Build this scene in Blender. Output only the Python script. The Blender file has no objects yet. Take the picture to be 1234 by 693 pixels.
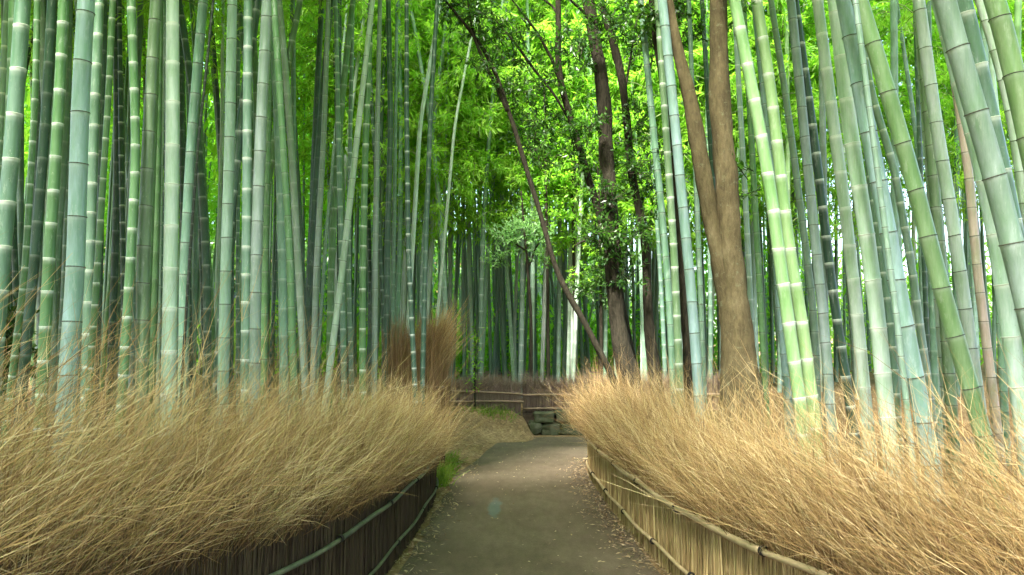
import bpy, math, random
import numpy as np
from mathutils import Vector, Matrix
R = math.radians
random.seed(7)
rng = np.random.default_rng(11)
sc = bpy.context.scene
C = sc.collection

# ------------------------------------------------------------------ camera, sky, sun, exposure
CAM_H, F, PITCH = 1.6, 1000.0, R(4.14)      # focal length in pixels of the 1234 px wide photograph
cam_d = bpy.data.cameras.new('camera')
cam = bpy.data.objects.new('camera', cam_d); C.objects.link(cam)
cam_d.sensor_width = 36.0
cam_d.lens = 36.0 * F / 1234.0
cam_d.clip_end = 600
cam.location = (0, 0, CAM_H)
cam.rotation_euler = (R(90) + PITCH, 0, 0)
sc.camera = cam

SUN_EL, SUN_AZ = R(56), R(203)               # azimuth clockwise from +Y: high behind the camera, over the shaded fence
w = bpy.data.worlds.new('World'); sc.world = w; w.use_nodes = True
nt = w.node_tree; nt.nodes.clear()
sky = nt.nodes.new('ShaderNodeTexSky'); sky.sky_type = 'NISHITA'; sky.sun_disc = False
sky.sun_elevation = SUN_EL; sky.sun_rotation = SUN_AZ
sky.air_density = 1.0; sky.dust_density = 3.0; sky.ozone_density = 0.5
bg = nt.nodes.new('ShaderNodeBackground'); bg.inputs[1].default_value = 0.15
wo = nt.nodes.new('ShaderNodeOutputWorld')
nt.links.new(sky.outputs[0], bg.inputs[0]); nt.links.new(bg.outputs[0], wo.inputs[0])
sd = bpy.data.lights.new('sun', 'SUN'); sd.energy = 5.0; sd.angle = R(8); sd.color = (1.0, 0.955, 0.87)
sun = bpy.data.objects.new('sun', sd); C.objects.link(sun)
tosun = Vector((math.sin(SUN_AZ)*math.cos(SUN_EL), math.cos(SUN_AZ)*math.cos(SUN_EL), math.sin(SUN_EL)))
sun.rotation_euler = tosun.to_track_quat('Z', 'Y').to_euler()
vs = sc.view_settings
vs.view_transform = 'Standard'; vs.look = 'None'; vs.gamma = 1.0; vs.use_curve_mapping = False
vs.exposure = 2.85
cy = sc.cycles
cy.use_denoising = True
try:
    cy.denoiser = 'OPENIMAGEDENOISE'
except Exception:
    pass
cy.max_bounces = 7; cy.diffuse_bounces = 4; cy.glossy_bounces = 2; cy.transmission_bounces = 5
cy.sample_clamp_indirect = 6.0

# ------------------------------------------------------------------ pixel of the photograph -> point at depth Y
CP, SP = math.cos(PITCH), math.sin(PITCH)
def at(px, py, Y):
    u, v = (px - 617.0) / F, -(py - 346.5) / F
    t = Y / (CP - v*SP)
    return Vector((u*t, Y, CAM_H + (v*CP + SP)*t))

def smooth(a, b, x):
    t = min(1.0, max(0.0, (x - a)/(b - a)))
    return t*t*(3 - 2*t)

FL = [(-2.5, -2.75), (0.5, -2.25), (1.8, -1.78), (2.5, -1.5), (4.0, -1.12), (5.3, -0.93), (7.0, -0.83), (9.0, -0.80), (9.9, -0.98)]   # (y, x) of the shaded fence
FR = [(-2.5, 3.6), (0.5, 2.8), (1.8, 2.3), (2.6, 1.96), (3.87, 1.48), (5.3, 1.16), (7.0, 1.03), (9.0, 0.96), (10.6, 0.95), (11.6, 1.12)]
def fx(tab, y):
    return float(np.interp(y, [p[0] for p in tab], [p[1] for p in tab]))

def zg(x, y):
    """height of the ground"""
    z = 0.0
    if x < -1.0:
        z += 0.10*smooth(-1.2, -2.6, x) + 0.015*max(0, -x - 2.6)
    if x > 1.4:
        z += (0.16*smooth(1.5, 3.2, x) + 0.022*max(0, x - 3.2)) * (1 - smooth(11.8, 12.8, y)*(1 - smooth(15.4, 17, y)))
    if y > 9.6:                                                   # earth bank between the shaded fence's end and the far fence
        z += 0.40*smooth(9.8, 14.6, y)*smooth(-0.15, -1.3, x + 0.06*(14.5 - y))
    k = smooth(0.1, 0.4, x)
    step = smooth(15.62, 15.95, y)*k + smooth(13.9, 15.7, y)*(1 - k)*(1 - 0.75*smooth(-0.15, -1.3, x))
    z += 0.46*step + 0.012*max(0, y - 17)
    z += 9.0*smooth(38, 75, y)*(1 - 0.92*smooth(0, 12, x)) + 7.0*smooth(26, 55, -x)
    return z

# ------------------------------------------------------------------ mesh helpers
def mk(name, V, faces, mats=(), midx=None, attrs=None, smooth_sh=True):
    """mesh from arrays; faces is a list of int arrays (m, k)"""
    me = bpy.data.meshes.new(name)
    V = np.asarray(V, dtype=np.float32)
    me.vertices.add(len(V)); me.vertices.foreach_set('co', V.ravel())
    faces = [np.asarray(f, dtype=np.int32) for f in faces if len(f)]
    loops = np.concatenate([f.ravel() for f in faces])
    tot = np.concatenate([np.full(len(f), f.shape[1], np.int32) for f in faces])
    start = np.concatenate([[0], np.cumsum(tot)[:-1]]).astype(np.int32)
    me.loops.add(len(loops)); me.loops.foreach_set('vertex_index', loops)
    me.polygons.add(len(tot)); me.polygons.foreach_set('loop_start', start); me.polygons.foreach_set('loop_total', tot)
    me.polygons.foreach_set('use_smooth', np.full(len(tot), smooth_sh, bool))
    if midx is not None:
        me.polygons.foreach_set('material_index', np.asarray(midx, np.int32))
    for m in mats:
        me.materials.append(m)
    if attrs:
        for k, a in attrs.items():
            at_ = me.attributes.new(k, 'FLOAT', 'POINT'); at_.data.foreach_set('value', np.asarray(a, np.float32))
    me.update(); me.validate()
    return me

def ob(name, me, parent=None, loc=None):
    o = bpy.data.objects.new(name, me); C.objects.link(o)
    if parent is not None: o.parent = parent
    if loc is not None: o.location = loc
    return o
def tag(o, label=None, cat=None, group=None, kind=None):
    if label: o['label'] = label
    if cat: o['category'] = cat
    if group: o['group'] = group
    if kind: o['kind'] = kind
    return o
def empty(name, loc):
    o = bpy.data.objects.new(name, None); C.objects.link(o); o.location = loc; o.empty_display_size = 0.2
    return o

def sweep(P, rad, sides=8, cap=True, twist=0.0):
    """tube along points P with radii; returns V, [quads, tris]"""
    P = np.asarray(P, float); n = len(P); rad = np.broadcast_to(np.asarray(rad, float), (n,))
    T = np.gradient(P, axis=0); T /= np.linalg.norm(T, axis=1)[:, None] + 1e-9
    ref = np.array([0.0, 1.0, 0.0]) if abs(T[:, 1]).mean() < 0.8 else np.array([0.0, 0.0, 1.0])
    A = np.cross(T, ref); A /= np.linalg.norm(A, axis=1)[:, None] + 1e-9
    B = np.cross(T, A)
    a = np.arange(sides)*2*np.pi/sides + twist
    V = P[:, None, :] + rad[:, None, None]*(np.cos(a)[None, :, None]*A[:, None, :] + np.sin(a)[None, :, None]*B[:, None, :])
    V = V.reshape(-1, 3)
    i = np.arange(n - 1)[:, None]*sides; j = np.arange(sides)[None, :]; j2 = (j + 1) % sides
    Q = np.stack([i + j, i + j2, i + sides + j2, i + sides + j], -1).reshape(-1, 4)
    tris = []
    if cap:
        V = np.vstack([V, P[0], P[-1]]); c0, c1 = n*sides, n*sides + 1
        jj = np.arange(sides); k2 = (jj + 1) % sides; o = (n - 1)*sides
        tris = np.vstack([np.stack([np.full(sides, c0), k2, jj], 1), np.stack([np.full(sides, c1), o + jj, o + k2], 1)])
    return V, [Q, tris]

class Acc:
    """collects pieces into one mesh"""
    def __init__(s): s.V = []; s.F = {}; s.n = 0; s.A = {}
    def add(s, V, F, m=0, **attrs):
        V = np.asarray(V, float)
        for f in F:
            if len(f):
                f = np.asarray(f); s.F.setdefault((f.shape[1], m), []).append(f + s.n)
        for k, a in attrs.items():
            s.A.setdefault(k, []).append(np.broadcast_to(np.asarray(a, float), (len(V),)))
        s.V.append(V); s.n += len(V)
    def build(s, name, mats, smooth_sh=True):
        faces, mi = [], []
        for (k, m), fs in s.F.items():
            f = np.vstack(fs); faces.append(f); mi.append(np.full(len(f), m))
        at_ = {k: np.concatenate(a) for k, a in s.A.items()}
        return mk(name, np.vstack(s.V), faces, mats, np.concatenate(mi), at_, smooth_sh)

def norm(v): return v/(np.linalg.norm(v, axis=-1, keepdims=True) + 1e-9)

def ribbons(P0, D, L, bend, W, nseg, tone, acc, m=0):
    """thin curved strips: start, direction, length, bend vector, width"""
    n = len(P0); t = np.linspace(0, 1, nseg + 1)
    Cn = P0[:, None, :] + D[:, None, :]*(L[:, None]*t)[:, :, None] + bend[:, None, :]*(t**2)[None, :, None]
    T = D[:, None, :]*L[:, None, None] + 2*bend[:, None, :]*t[None, :, None]
    rv = norm(rng.normal(size=(n, 3)))
    S = norm(np.cross(T, rv[:, None, :]))
    wd = W[:, None]*(1 - 0.75*t[None, :])*0.5
    V = np.stack([Cn - S*wd[:, :, None], Cn + S*wd[:, :, None]], 2).reshape(-1, 3)
    b = (np.arange(n)*(nseg + 1)*2)[:, None] + (np.arange(nseg)*2)[None, :]
    Q = np.stack([b, b + 1, b + 3, b + 2], -1).reshape(-1, 4)
    acc.add(V, [Q], m, tone=np.repeat(tone, (nseg + 1)*2), along=np.tile(np.repeat(t, 2), n))
    return Cn, T

def leaves(P, D, N, L, W, acc, tone, m=0):
    """rhombic leaves, 2 triangles each: base P, direction D, normal-ish N"""
    S = norm(np.cross(D, N)); up = norm(np.cross(S, D))
    L = L[:, None]; W = W[:, None]
    V = np.stack([P, P + D*L*0.42 + S*W*0.5 + up*L*0.03, P + D*L, P + D*L*0.42 - S*W*0.5 + up*L*0.03], 1).reshape(-1, 3)
    b = (np.arange(len(P))*4)[:, None]
    acc.add(V, [b + np.array([[0, 1, 2]]), b + np.array([[0, 2, 3]])], m, tone=np.repeat(tone, 4))

# ------------------------------------------------------------------ materials
def mat(name):
    m = bpy.data.materials.new(name); m.use_nodes = True
    t = m.node_tree; t.nodes.clear()
    out = t.nodes.new('ShaderNodeOutputMaterial')
    return m, t, out
def nd(t, kind, **kw):
    n = t.nodes.new(kind)
    for k, v in kw.items(): setattr(n, k, v)
    return n
def ramp(t, stops, fac=None):
    r = t.nodes.new('ShaderNodeValToRGB'); e = r.color_ramp.elements
    while len(e) < len(stops): e.new(0.5)
    for x, (p, c) in zip(e, stops): x.position = p; x.color = (*c, 1)
    if fac is not None: t.links.new(fac, r.inputs[0])
    return r
def noise(t, scale, detail=4, vec=None, rough=0.6):
    n = t.nodes.new('ShaderNodeTexNoise'); n.inputs['Scale'].default_value = scale; n.inputs['Detail'].default_value = detail
    n.inputs['Roughness'].default_value = rough
    if vec is not None: t.links.new(vec, n.inputs['Vector'])
    return n
def mixc(t, fac, a, b, mode='MIX'):
    n = t.nodes.new('ShaderNodeMix'); n.data_type = 'RGBA'; n.blend_type = mode
    for s, v in ((n.inputs[0], fac), (n.inputs[6], a), (n.inputs[7], b)):
        if hasattr(v, 'is_linked'): t.links.new(v, s)
        elif isinstance(v, (int, float)): s.default_value = v
        else: s.default_value = (*v, 1)
    return n.outputs[2]
def principled(t, out, rough=0.7, spec=0.3):
    p = t.nodes.new('ShaderNodeBsdfPrincipled'); p.inputs['Roughness'].default_value = rough
    p.inputs['Specular IOR Level'].default_value = spec
    t.links.new(p.outputs[0], out.inputs[0]); return p
def bump(t, p, height, strength=0.4, dist=0.02):
    b = t.nodes.new('ShaderNodeBump'); b.inputs['Strength'].default_value = strength; b.inputs['Distance'].default_value = dist
    t.links.new(height, b.inputs['Height']); t.links.new(b.outputs[0], p.inputs['Normal'])
def attr(t, name):
    a = t.nodes.new('ShaderNodeAttribute'); a.attribute_name = name; return a
def mapped(t, scale, coord='Object'):
    tc = t.nodes.new('ShaderNodeTexCoord'); mp = t.nodes.new('ShaderNodeMapping'); mp.inputs['Scale'].default_value = scale
    t.links.new(tc.outputs[coord], mp.inputs[0]); return mp.outputs[0]

def culm_material():
    m, t, out = mat('culm_skin')
    p = principled(t, out, 0.38, 0.45)
    oi = nd(t, 'ShaderNodeObjectInfo')
    v = mapped(t, (9, 9, 1.2)); n1 = noise(t, 1.6, 5, v)
    v2 = mapped(t, (60, 60, 5)); n2 = noise(t, 2.0, 3, v2)
    v3 = mapped(t, (14, 14, 8)); n3 = noise(t, 2.2, 6, v3, 0.7)
    c = oi.outputs['Color']
    dark = mixc(t, 1.0, c, (0.56, 0.70, 0.50), 'MULTIPLY')
    r1 = ramp(t, [(0.33, (0, 0, 0)), (0.66, (1, 1, 1))], n1.outputs[0])
    c1 = mixc(t, r1.outputs[0], dark, c)
    r2 = ramp(t, [(0.3, (0.86, 0.88, 0.85)), (0.72, (1.07, 1.06, 1.05))], n2.outputs[0])
    c2 = mixc(t, 1.0, c1, r2.outputs[0], 'MULTIPLY')
    # lichen and grime flecks
    r3 = ramp(t, [(0.62, (0, 0, 0)), (0.74, (1, 1, 1))], n3.outputs[0])
    f3 = nd(t, 'ShaderNodeMath', operation='MULTIPLY'); f3.inputs[1].default_value = 0.5; t.links.new(r3.outputs[0], f3.inputs[0])
    c3 = mixc(t, f3.outputs[0], c2, (0.36, 0.38, 0.30))
    # pale waxy bloom just under each node, fading down the internode
    a = attr(t, 'seg')
    rb = ramp(t, [(0.0, (0.10, 0.10, 0.10)), (0.06, (0, 0, 0)), (0.80, (0, 0, 0)), (0.93, (0.25, 0.25, 0.25)), (0.985, (1, 1, 1))], a.outputs['Fac'])
    fb = nd(t, 'ShaderNodeMath', operation='MULTIPLY'); t.links.new(rb.outputs[0], fb.inputs[0]); t.links.new(attr(t, 'bloom').outputs['Fac'], fb.inputs[1])
    c4 = mixc(t, fb.outputs[0], c3, (0.66, 0.70, 0.64))
    # green algae and rubbed grey patches of irregular outline
    n5 = noise(t, 1.1, 8, mapped(t, (7, 7, 2.6)), 0.72); n6 = noise(t, 1.4, 8, mapped(t, (16, 16, 3.4)), 0.75)
    f5 = ramp(t, [(0.50, (0, 0, 0)), (0.66, (0.55, 0.55, 0.55))], n5.outputs[0]).outputs[0]
    c4 = mixc(t, f5, c4, mixc(t, 1.0, c, (0.55, 0.74, 0.46), 'MULTIPLY'))
    f6 = ramp(t, [(0.56, (0, 0, 0)), (0.66, (0.42, 0.42, 0.42))], n6.outputs[0]).outputs[0]
    c4 = mixc(t, f6, c4, mixc(t, 0.5, c, (0.52, 0.54, 0.50)))
    n7 = noise(t, 1.0, 3, mapped(t, (130, 130, 55)), 0.6)
    f7 = ramp(t, [(0.68, (0, 0, 0)), (0.74, (0.6, 0.6, 0.6))], n7.outputs[0]).outputs[0]
    c4 = mixc(t, f7, c4, mixc(t, 1.0, c, (0.35, 0.38, 0.30), 'MULTIPLY'))
    t.links.new(c4, p.inputs['Base Color'])
    rr = ramp(t, [(0.3, (0.30, 0.30, 0.30)), (0.7, (0.52, 0.52, 0.52))], n1.outputs[0]); t.links.new(rr.outputs[0], p.inputs['Roughness'])
    bump(t, p, n2.outputs[0], 0.12, 0.004)
    return m
def plain(name, c1, c2, scale=8, rough=0.8, bstr=0.3, spec=0.2, sc3=(1, 1, 1), bdist=0.01):
    m, t, out = mat(name); p = principled(t, out, rough, spec)
    n = noise(t, scale, 6, mapped(t, sc3), 0.65)
    r = ramp(t, [(0.3, c1), (0.7, c2)], n.outputs[0]); t.links.new(r.outputs[0], p.inputs['Base Color'])
    bump(t, p, n.outputs[0], bstr, bdist); return m
def leaf_material(name, cols, trans, tmix=0.5, rough=0.45):
    m, t, out = mat(name)
    a = attr(t, 'tone'); oi = nd(t, 'ShaderNodeObjectInfo')
    ad = nd(t, 'ShaderNodeMath', operation='MULTIPLY_ADD'); ad.inputs[1].default_value = 0.35
    t.links.new(oi.outputs['Random'], ad.inputs[0])
    sb = nd(t, 'ShaderNodeMath', operation='MULTIPLY'); sb.inputs[1].default_value = 0.75; t.links.new(a.outputs['Fac'], sb.inputs[0]); t.links.new(sb.outputs[0], ad.inputs[2])
    r = ramp(t, [(i/(len(cols) - 1), c) for i, c in enumerate(cols)], ad.outputs[0])
    r2 = ramp(t, [(i/(len(trans) - 1), c) for i, c in enumerate(trans)], ad.outputs[0])
    p = nd(t, 'ShaderNodeBsdfPrincipled'); p.inputs['Roughness'].default_value = rough; p.inputs['Specular IOR Level'].default_value = 0.3
    t.links.new(r.outputs[0], p.inputs['Base Color'])
    tr = nd(t, 'ShaderNodeBsdfTranslucent'); t.links.new(r2.outputs[0], tr.inputs[0])
    mx = nd(t, 'ShaderNodeMixShader'); mx.inputs[0].default_value = tmix
    t.links.new(p.outputs[0], mx.inputs[1]); t.links.new(tr.outputs[0], mx.inputs[2]); t.links.new(mx.outputs[0], out.inputs[0])
    return m
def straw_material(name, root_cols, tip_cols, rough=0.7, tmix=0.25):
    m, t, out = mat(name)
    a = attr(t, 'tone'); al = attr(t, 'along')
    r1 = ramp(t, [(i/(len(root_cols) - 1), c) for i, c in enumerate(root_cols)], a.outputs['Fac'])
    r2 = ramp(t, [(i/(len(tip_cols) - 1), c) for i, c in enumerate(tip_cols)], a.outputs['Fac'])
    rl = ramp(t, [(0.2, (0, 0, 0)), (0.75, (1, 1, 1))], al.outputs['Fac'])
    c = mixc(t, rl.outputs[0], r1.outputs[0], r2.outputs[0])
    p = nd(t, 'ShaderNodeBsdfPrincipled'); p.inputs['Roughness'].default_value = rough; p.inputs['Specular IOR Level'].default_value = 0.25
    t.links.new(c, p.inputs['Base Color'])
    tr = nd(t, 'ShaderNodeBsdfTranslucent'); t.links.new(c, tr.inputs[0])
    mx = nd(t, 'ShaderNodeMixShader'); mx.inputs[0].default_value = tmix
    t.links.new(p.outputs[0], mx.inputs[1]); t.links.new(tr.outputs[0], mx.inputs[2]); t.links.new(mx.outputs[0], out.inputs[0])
    return m

M_culm = culm_material()
M_ring_w = plain('node_bloom', (0.36, 0.42, 0.34), (0.62, 0.66, 0.58), 30, 0.6)
M_ring_d = plain('node_scar', (0.035, 0.04, 0.03), (0.10, 0.10, 0.07), 30, 0.7)
M_leaf = leaf_material('bamboo_leaf', [(0.06, 0.16, 0.012), (0.11, 0.26, 0.022), (0.18, 0.35, 0.04), (0.25, 0.40, 0.065)],
                       [(0.16, 0.46, 0.02), (0.26, 0.62, 0.03), (0.38, 0.74, 0.05), (0.50, 0.80, 0.09)], 0.55)
M_ever = leaf_material('evergreen_leaf', [(0.010, 0.034, 0.008), (0.02, 0.055, 0.011), (0.035, 0.085, 0.015), (0.05, 0.11, 0.022)],
                       [(0.03, 0.10, 0.008), (0.05, 0.16, 0.012), (0.08, 0.24, 0.015), (0.14, 0.34, 0.025)], 0.35, 0.35)
M_maple = leaf_material('pale_leaf', [(0.10, 0.22, 0.08), (0.16, 0.30, 0.12), (0.2, 0.34, 0.15)],
                        [(0.2, 0.5, 0.1), (0.3, 0.6, 0.15), (0.36, 0.66, 0.2)], 0.45)
M_twig = plain('bamboo_twig', (0.10, 0.15, 0.05), (0.2, 0.24, 0.1), 6, 0.7)
def bark_material():
    m, t, out = mat('brown_bark'); p = principled(t, out, 0.85, 0.15)
    n1 = noise(t, 2.2, 6, mapped(t, (2.5, 2.5, 1.1)), 0.7); n2 = noise(t, 9, 6, mapped(t, (5, 5, 1.4)), 0.7); n3 = noise(t, 5, 5, mapped(t, (3, 3, 3.5)), 0.75)
    c = ramp(t, [(0.3, (0.055, 0.042, 0.022)), (0.55, (0.11, 0.087, 0.045)), (0.75, (0.185, 0.15, 0.088))], n1.outputs[0]).outputs[0]
    c = mixc(t, 1.0, c, ramp(t, [(0.3, (0.62, 0.6, 0.58)), (0.7, (1.15, 1.15, 1.12))], n2.outputs[0]).outputs[0], 'MULTIPLY')
    f = ramp(t, [(0.58, (0, 0, 0)), (0.68, (0.55, 0.55, 0.55))], n3.outputs[0]).outputs[0]
    c = mixc(t, f, c, (0.17, 0.18, 0.11))
    t.links.new(c, p.inputs['Base Color']); bump(t, p, n2.outputs[0], 0.7, 0.02); return m
M_bark_b = bark_material()
M_bark_d = plain('dark_bark', (0.010, 0.009, 0.006), (0.042, 0.036, 0.024), 6, 0.9, 0.9, 0.1, (6, 6, 1.4), 0.03)
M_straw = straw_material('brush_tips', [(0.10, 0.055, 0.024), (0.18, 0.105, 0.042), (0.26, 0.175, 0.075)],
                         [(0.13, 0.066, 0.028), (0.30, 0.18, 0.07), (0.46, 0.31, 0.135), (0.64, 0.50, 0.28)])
M_brush_l = straw_material('shade_tinted_brush', [(0.028, 0.019, 0.012), (0.045, 0.031, 0.018), (0.065, 0.045, 0.024)], [(0.035, 0.023, 0.014), (0.06, 0.042, 0.024), (0.09, 0.063, 0.034)], 0.8, 0.05)  # shade on this fence face is put into the darker brown
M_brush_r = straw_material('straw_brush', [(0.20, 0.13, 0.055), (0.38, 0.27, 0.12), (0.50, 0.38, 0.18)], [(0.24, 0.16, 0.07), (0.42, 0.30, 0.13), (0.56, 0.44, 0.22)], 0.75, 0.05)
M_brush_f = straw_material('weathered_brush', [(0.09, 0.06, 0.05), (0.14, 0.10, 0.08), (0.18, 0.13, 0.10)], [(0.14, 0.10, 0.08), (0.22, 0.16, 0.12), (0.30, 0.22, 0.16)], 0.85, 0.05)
M_core = plain('brush_core', (0.05, 0.03, 0.015), (0.16, 0.10, 0.045), 14, 0.95, 0.8, 0.1)
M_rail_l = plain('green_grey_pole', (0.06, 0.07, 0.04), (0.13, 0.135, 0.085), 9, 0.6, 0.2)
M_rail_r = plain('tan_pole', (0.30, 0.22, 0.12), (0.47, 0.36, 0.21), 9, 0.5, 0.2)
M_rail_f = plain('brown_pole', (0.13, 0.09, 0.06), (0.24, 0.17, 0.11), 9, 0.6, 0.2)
M_tie = plain('black_cord', (0.012, 0.010, 0.009), (0.03, 0.025, 0.02), 30, 0.9)
M_stone = plain('mossy_stone', (0.03, 0.042, 0.016), (0.10, 0.10, 0.065), 5, 0.9, 0.8, 0.15, (1, 1, 1), 0.03)
M_dry = leaf_material('dry_leaf', [(0.14, 0.09, 0.05), (0.28, 0.20, 0.11), (0.45, 0.37, 0.24)], [(0.1, 0.06, 0.03), (0.2, 0.13, 0.06), (0.3, 0.22, 0.1)], 0.15, 0.7)
M_grass = leaf_material('verge_grass', [(0.05, 0.10, 0.01), (0.10, 0.16, 0.015), (0.19, 0.22, 0.03)], [(0.1, 0.3, 0.01), (0.2, 0.45, 0.02), (0.3, 0.5, 0.04)], 0.35)

def ground_material():
    m, t, out = mat('forest_floor'); p = principled(t, out, 0.95, 0.1)
    v = mapped(t, (1, 1, 1)); n1 = noise(t, 1.1, 6, v); n2 = noise(t, 26, 4, v, 0.75)
    vo = nd(t, 'ShaderNodeTexVoronoi'); vo.inputs['Scale'].default_value = 22; t.links.new(mapped(t, (1, 0.45, 1)), vo.inputs[0])
    r = ramp(t, [(0.3, (0.11, 0.075, 0.045)), (0.5, (0.21, 0.15, 0.09)), (0.72, (0.33, 0.26, 0.17))], n2.outputs[0])
    r1 = ramp(t, [(0.35, (0.65, 0.6, 0.5)), (0.65, (1.1, 1.05, 1.0))], n1.outputs[0])
    c = mixc(t, 1.0, r.outputs[0], r1.outputs[0], 'MULTIPLY')
    c2 = mixc(t, 1.0, c, ramp(t, [(0.0, (0.7, 0.68, 0.64)), (1.0, (1.25, 1.2, 1.1))], vo.outputs['Color']).outputs[0], 'MULTIPLY')
    t.links.new(c2, p.inputs['Base Color']); bump(t, p, n2.outputs[0], 0.7, 0.03); return m
def path_material():
    m, t, out = mat('packed_path'); p = principled(t, out, 0.85, 0.25)
    v = mapped(t, (1, 1, 1)); n1 = noise(t, 0.9, 5, v); n2 = noise(t, 70, 3, v, 0.7); n3 = noise(t, 7, 5, mapped(t, (1.6, 0.5, 1)))
    r = ramp(t, [(0.35, (0.072, 0.053, 0.034)), (0.65, (0.104, 0.080, 0.055))], n1.outputs[0])
    r2 = ramp(t, [(0.3, (0.78, 0.77, 0.75)), (0.7, (1.2, 1.2, 1.18))], n2.outputs[0])
    r3 = ramp(t, [(0.35, (0.84, 0.83, 0.8)), (0.65, (1.1, 1.1, 1.08))], n3.outputs[0])
    c = mixc(t, 1.0, r.outputs[0], r2.outputs[0], 'MULTIPLY'); c = mixc(t, 1.0, c, r3.outputs[0], 'MULTIPLY')
    # small blue-grey patch mixed into the path colour
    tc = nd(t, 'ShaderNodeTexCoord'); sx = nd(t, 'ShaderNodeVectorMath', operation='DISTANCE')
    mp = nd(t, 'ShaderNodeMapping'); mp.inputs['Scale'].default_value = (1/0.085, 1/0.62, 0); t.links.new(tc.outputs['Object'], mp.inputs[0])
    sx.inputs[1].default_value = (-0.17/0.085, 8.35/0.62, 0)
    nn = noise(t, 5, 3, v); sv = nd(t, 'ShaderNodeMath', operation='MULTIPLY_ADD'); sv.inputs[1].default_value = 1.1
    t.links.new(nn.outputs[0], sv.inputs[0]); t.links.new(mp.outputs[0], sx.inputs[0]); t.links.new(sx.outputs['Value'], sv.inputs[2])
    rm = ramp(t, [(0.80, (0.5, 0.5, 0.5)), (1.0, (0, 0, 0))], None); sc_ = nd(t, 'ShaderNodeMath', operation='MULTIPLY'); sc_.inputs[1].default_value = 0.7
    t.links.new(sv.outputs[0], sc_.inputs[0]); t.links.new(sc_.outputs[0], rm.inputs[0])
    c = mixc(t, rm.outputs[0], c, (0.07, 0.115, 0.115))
    t.links.new(c, p.inputs['Base Color']); bump(t, p, n2.outputs[0], 0.35, 0.006); return m

# ------------------------------------------------------------------ ground and path
xs = np.unique(np.concatenate([np.linspace(-70, -14, 24), np.linspace(-14, 14, 141), np.linspace(14, 70, 24)]))
ys = np.unique(np.concatenate([np.linspace(-10, 0, 8), np.linspace(0, 22, 111), np.linspace(22, 110, 40)]))
GX, GY = np.meshgrid(xs, ys)
GZ = np.array([[zg(x, y) for x in xs] for y in ys])
nz = 0.02*np.sin(GX*3.1 + 1.7*np.sin(GY*1.3))*np.sin(GY*2.3 + np.sin(GX*1.9))
off = np.where((GX > -1.3) & (GX < 1.7) & (GY < 15.5), 0, 1)
V = np.stack([GX, GY, GZ + nz*off], -1).reshape(-1, 3)
nx = len(xs); i = (np.arange(len(ys) - 1)*nx)[:, None] + np.arange(nx - 1)[None, :]
Q = np.stack([i, i + 1, i + nx + 1, i + nx], -1).reshape(-1, 4)
tag(ob('ground', mk('ground', V, [Q], [ground_material()])), kind='structure')

left_e = [(-6, -1.9), (-2, -1.75), (1, -1.35), (3, -1.02), (5.84, -0.82), (8, -0.74), (10.6, -0.72), (12.6, -0.74), (13.6, -0.62), (14.3, -0.40), (14.75, 0.0), (15.0, 0.6)]
right_e = [(-6, 2.6), (-2, 2.2), (1, 1.75), (3, 1.33), (5.84, 1.03), (8, 0.97), (10.6, 0.96), (11.8, 1.02), (12.5, 1.3), (12.9, 2.0), (13.05, 3.0)]
def dens(e):
    e = np.array(e, float); t = np.linspace(0, len(e) - 1, 90)
    return np.stack([np.interp(t, np.arange(len(e)), e[:, 1]), np.interp(t, np.arange(len(e)), e[:, 0])], 1)
le, re_ = dens(left_e), dens(right_e)
le = le + 0.02*rng.normal(size=le.shape)*[[1, 0]]; re_ = re_ + 0.02*rng.normal(size=re_.shape)*[[1, 0]]
le = np.vstack([le, [[9, 15.0]]]); re_ = np.vstack([re_, [[9, 13.1]]])
Vp, Qp = [], []
for k in range(len(le)):
    for s in np.linspace(0, 1, 9):
        q = le[k]*(1 - s) + re_[k]*s
        Vp.append((q[0], q[1], 0.008 + 0.012*(1 - (2*s - 1)**2)))
for k in range(len(le) - 1):
    for s in range(8):
        a = k*9 + s; Qp.append((a, a + 1, a + 10, a + 9))
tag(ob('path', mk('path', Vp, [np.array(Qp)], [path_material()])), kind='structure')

# ------------------------------------------------------------------ bamboo
def seg_z(z0, z1, L):
    out = [z0]; k = 0
    while out[-1] < z1:
        f = 0.55 + 0.45*min(1, k/5)
        out.append(out[-1] + L*f*(1 + 0.06*random.uniform(-1, 1))); k += 1
    return out
def stem_mesh(fxz, y0, z0, H, Rb, Lseg, sides, bloom, sway=0.0, name='stem'):
    """fxz(z) gives x; returns mesh and the node heights"""
    nodes = seg_z(z0, z0 + H, Lseg)
    zs, sg, rr = [], [], []
    for a, b in zip(nodes[:-1], nodes[1:]):
        L = b - a
        for u, bul in ((0.0, 1.045), (0.035, 0.985), (0.5, 0.99), (0.955, 1.0)):
            zs.append(a + u*L); sg.append(u); rr.append(bul)
    zs = np.array(zs); h = (zs - z0)/H
    rad = Rb*np.array(rr)*np.clip(1.0 - 0.28*h - 0.62*np.clip(h - 0.35, 0, 1), 0.06, 1)
    X = np.array([fxz(z) for z in zs]); Yv = y0 + sway*((zs - z0)**2)/60.0
    Vv, Fs = sweep(np.stack([X, Yv, zs], 1), rad, sides, True)
    seg = np.concatenate([np.repeat(sg, sides), [0.5, 0.5]])
    # the point just under a node carries the bloom: give the last ring of each internode a value near 1
    seg = np.where(seg > 0.9, 0.985, seg)
    seg = np.where(seg < 0.01, 0.985, seg)
    me = mk(name, Vv, Fs, [M_culm], None, {'seg': seg, 'bloom': np.full(len(Vv), bloom)})
    return me, nodes, (lambda z: Rb*float(np.clip(1.0 - 0.28*((z - z0)/H) - 0.62*max(0, (z - z0)/H - 0.35), 0.06, 1)))

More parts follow.
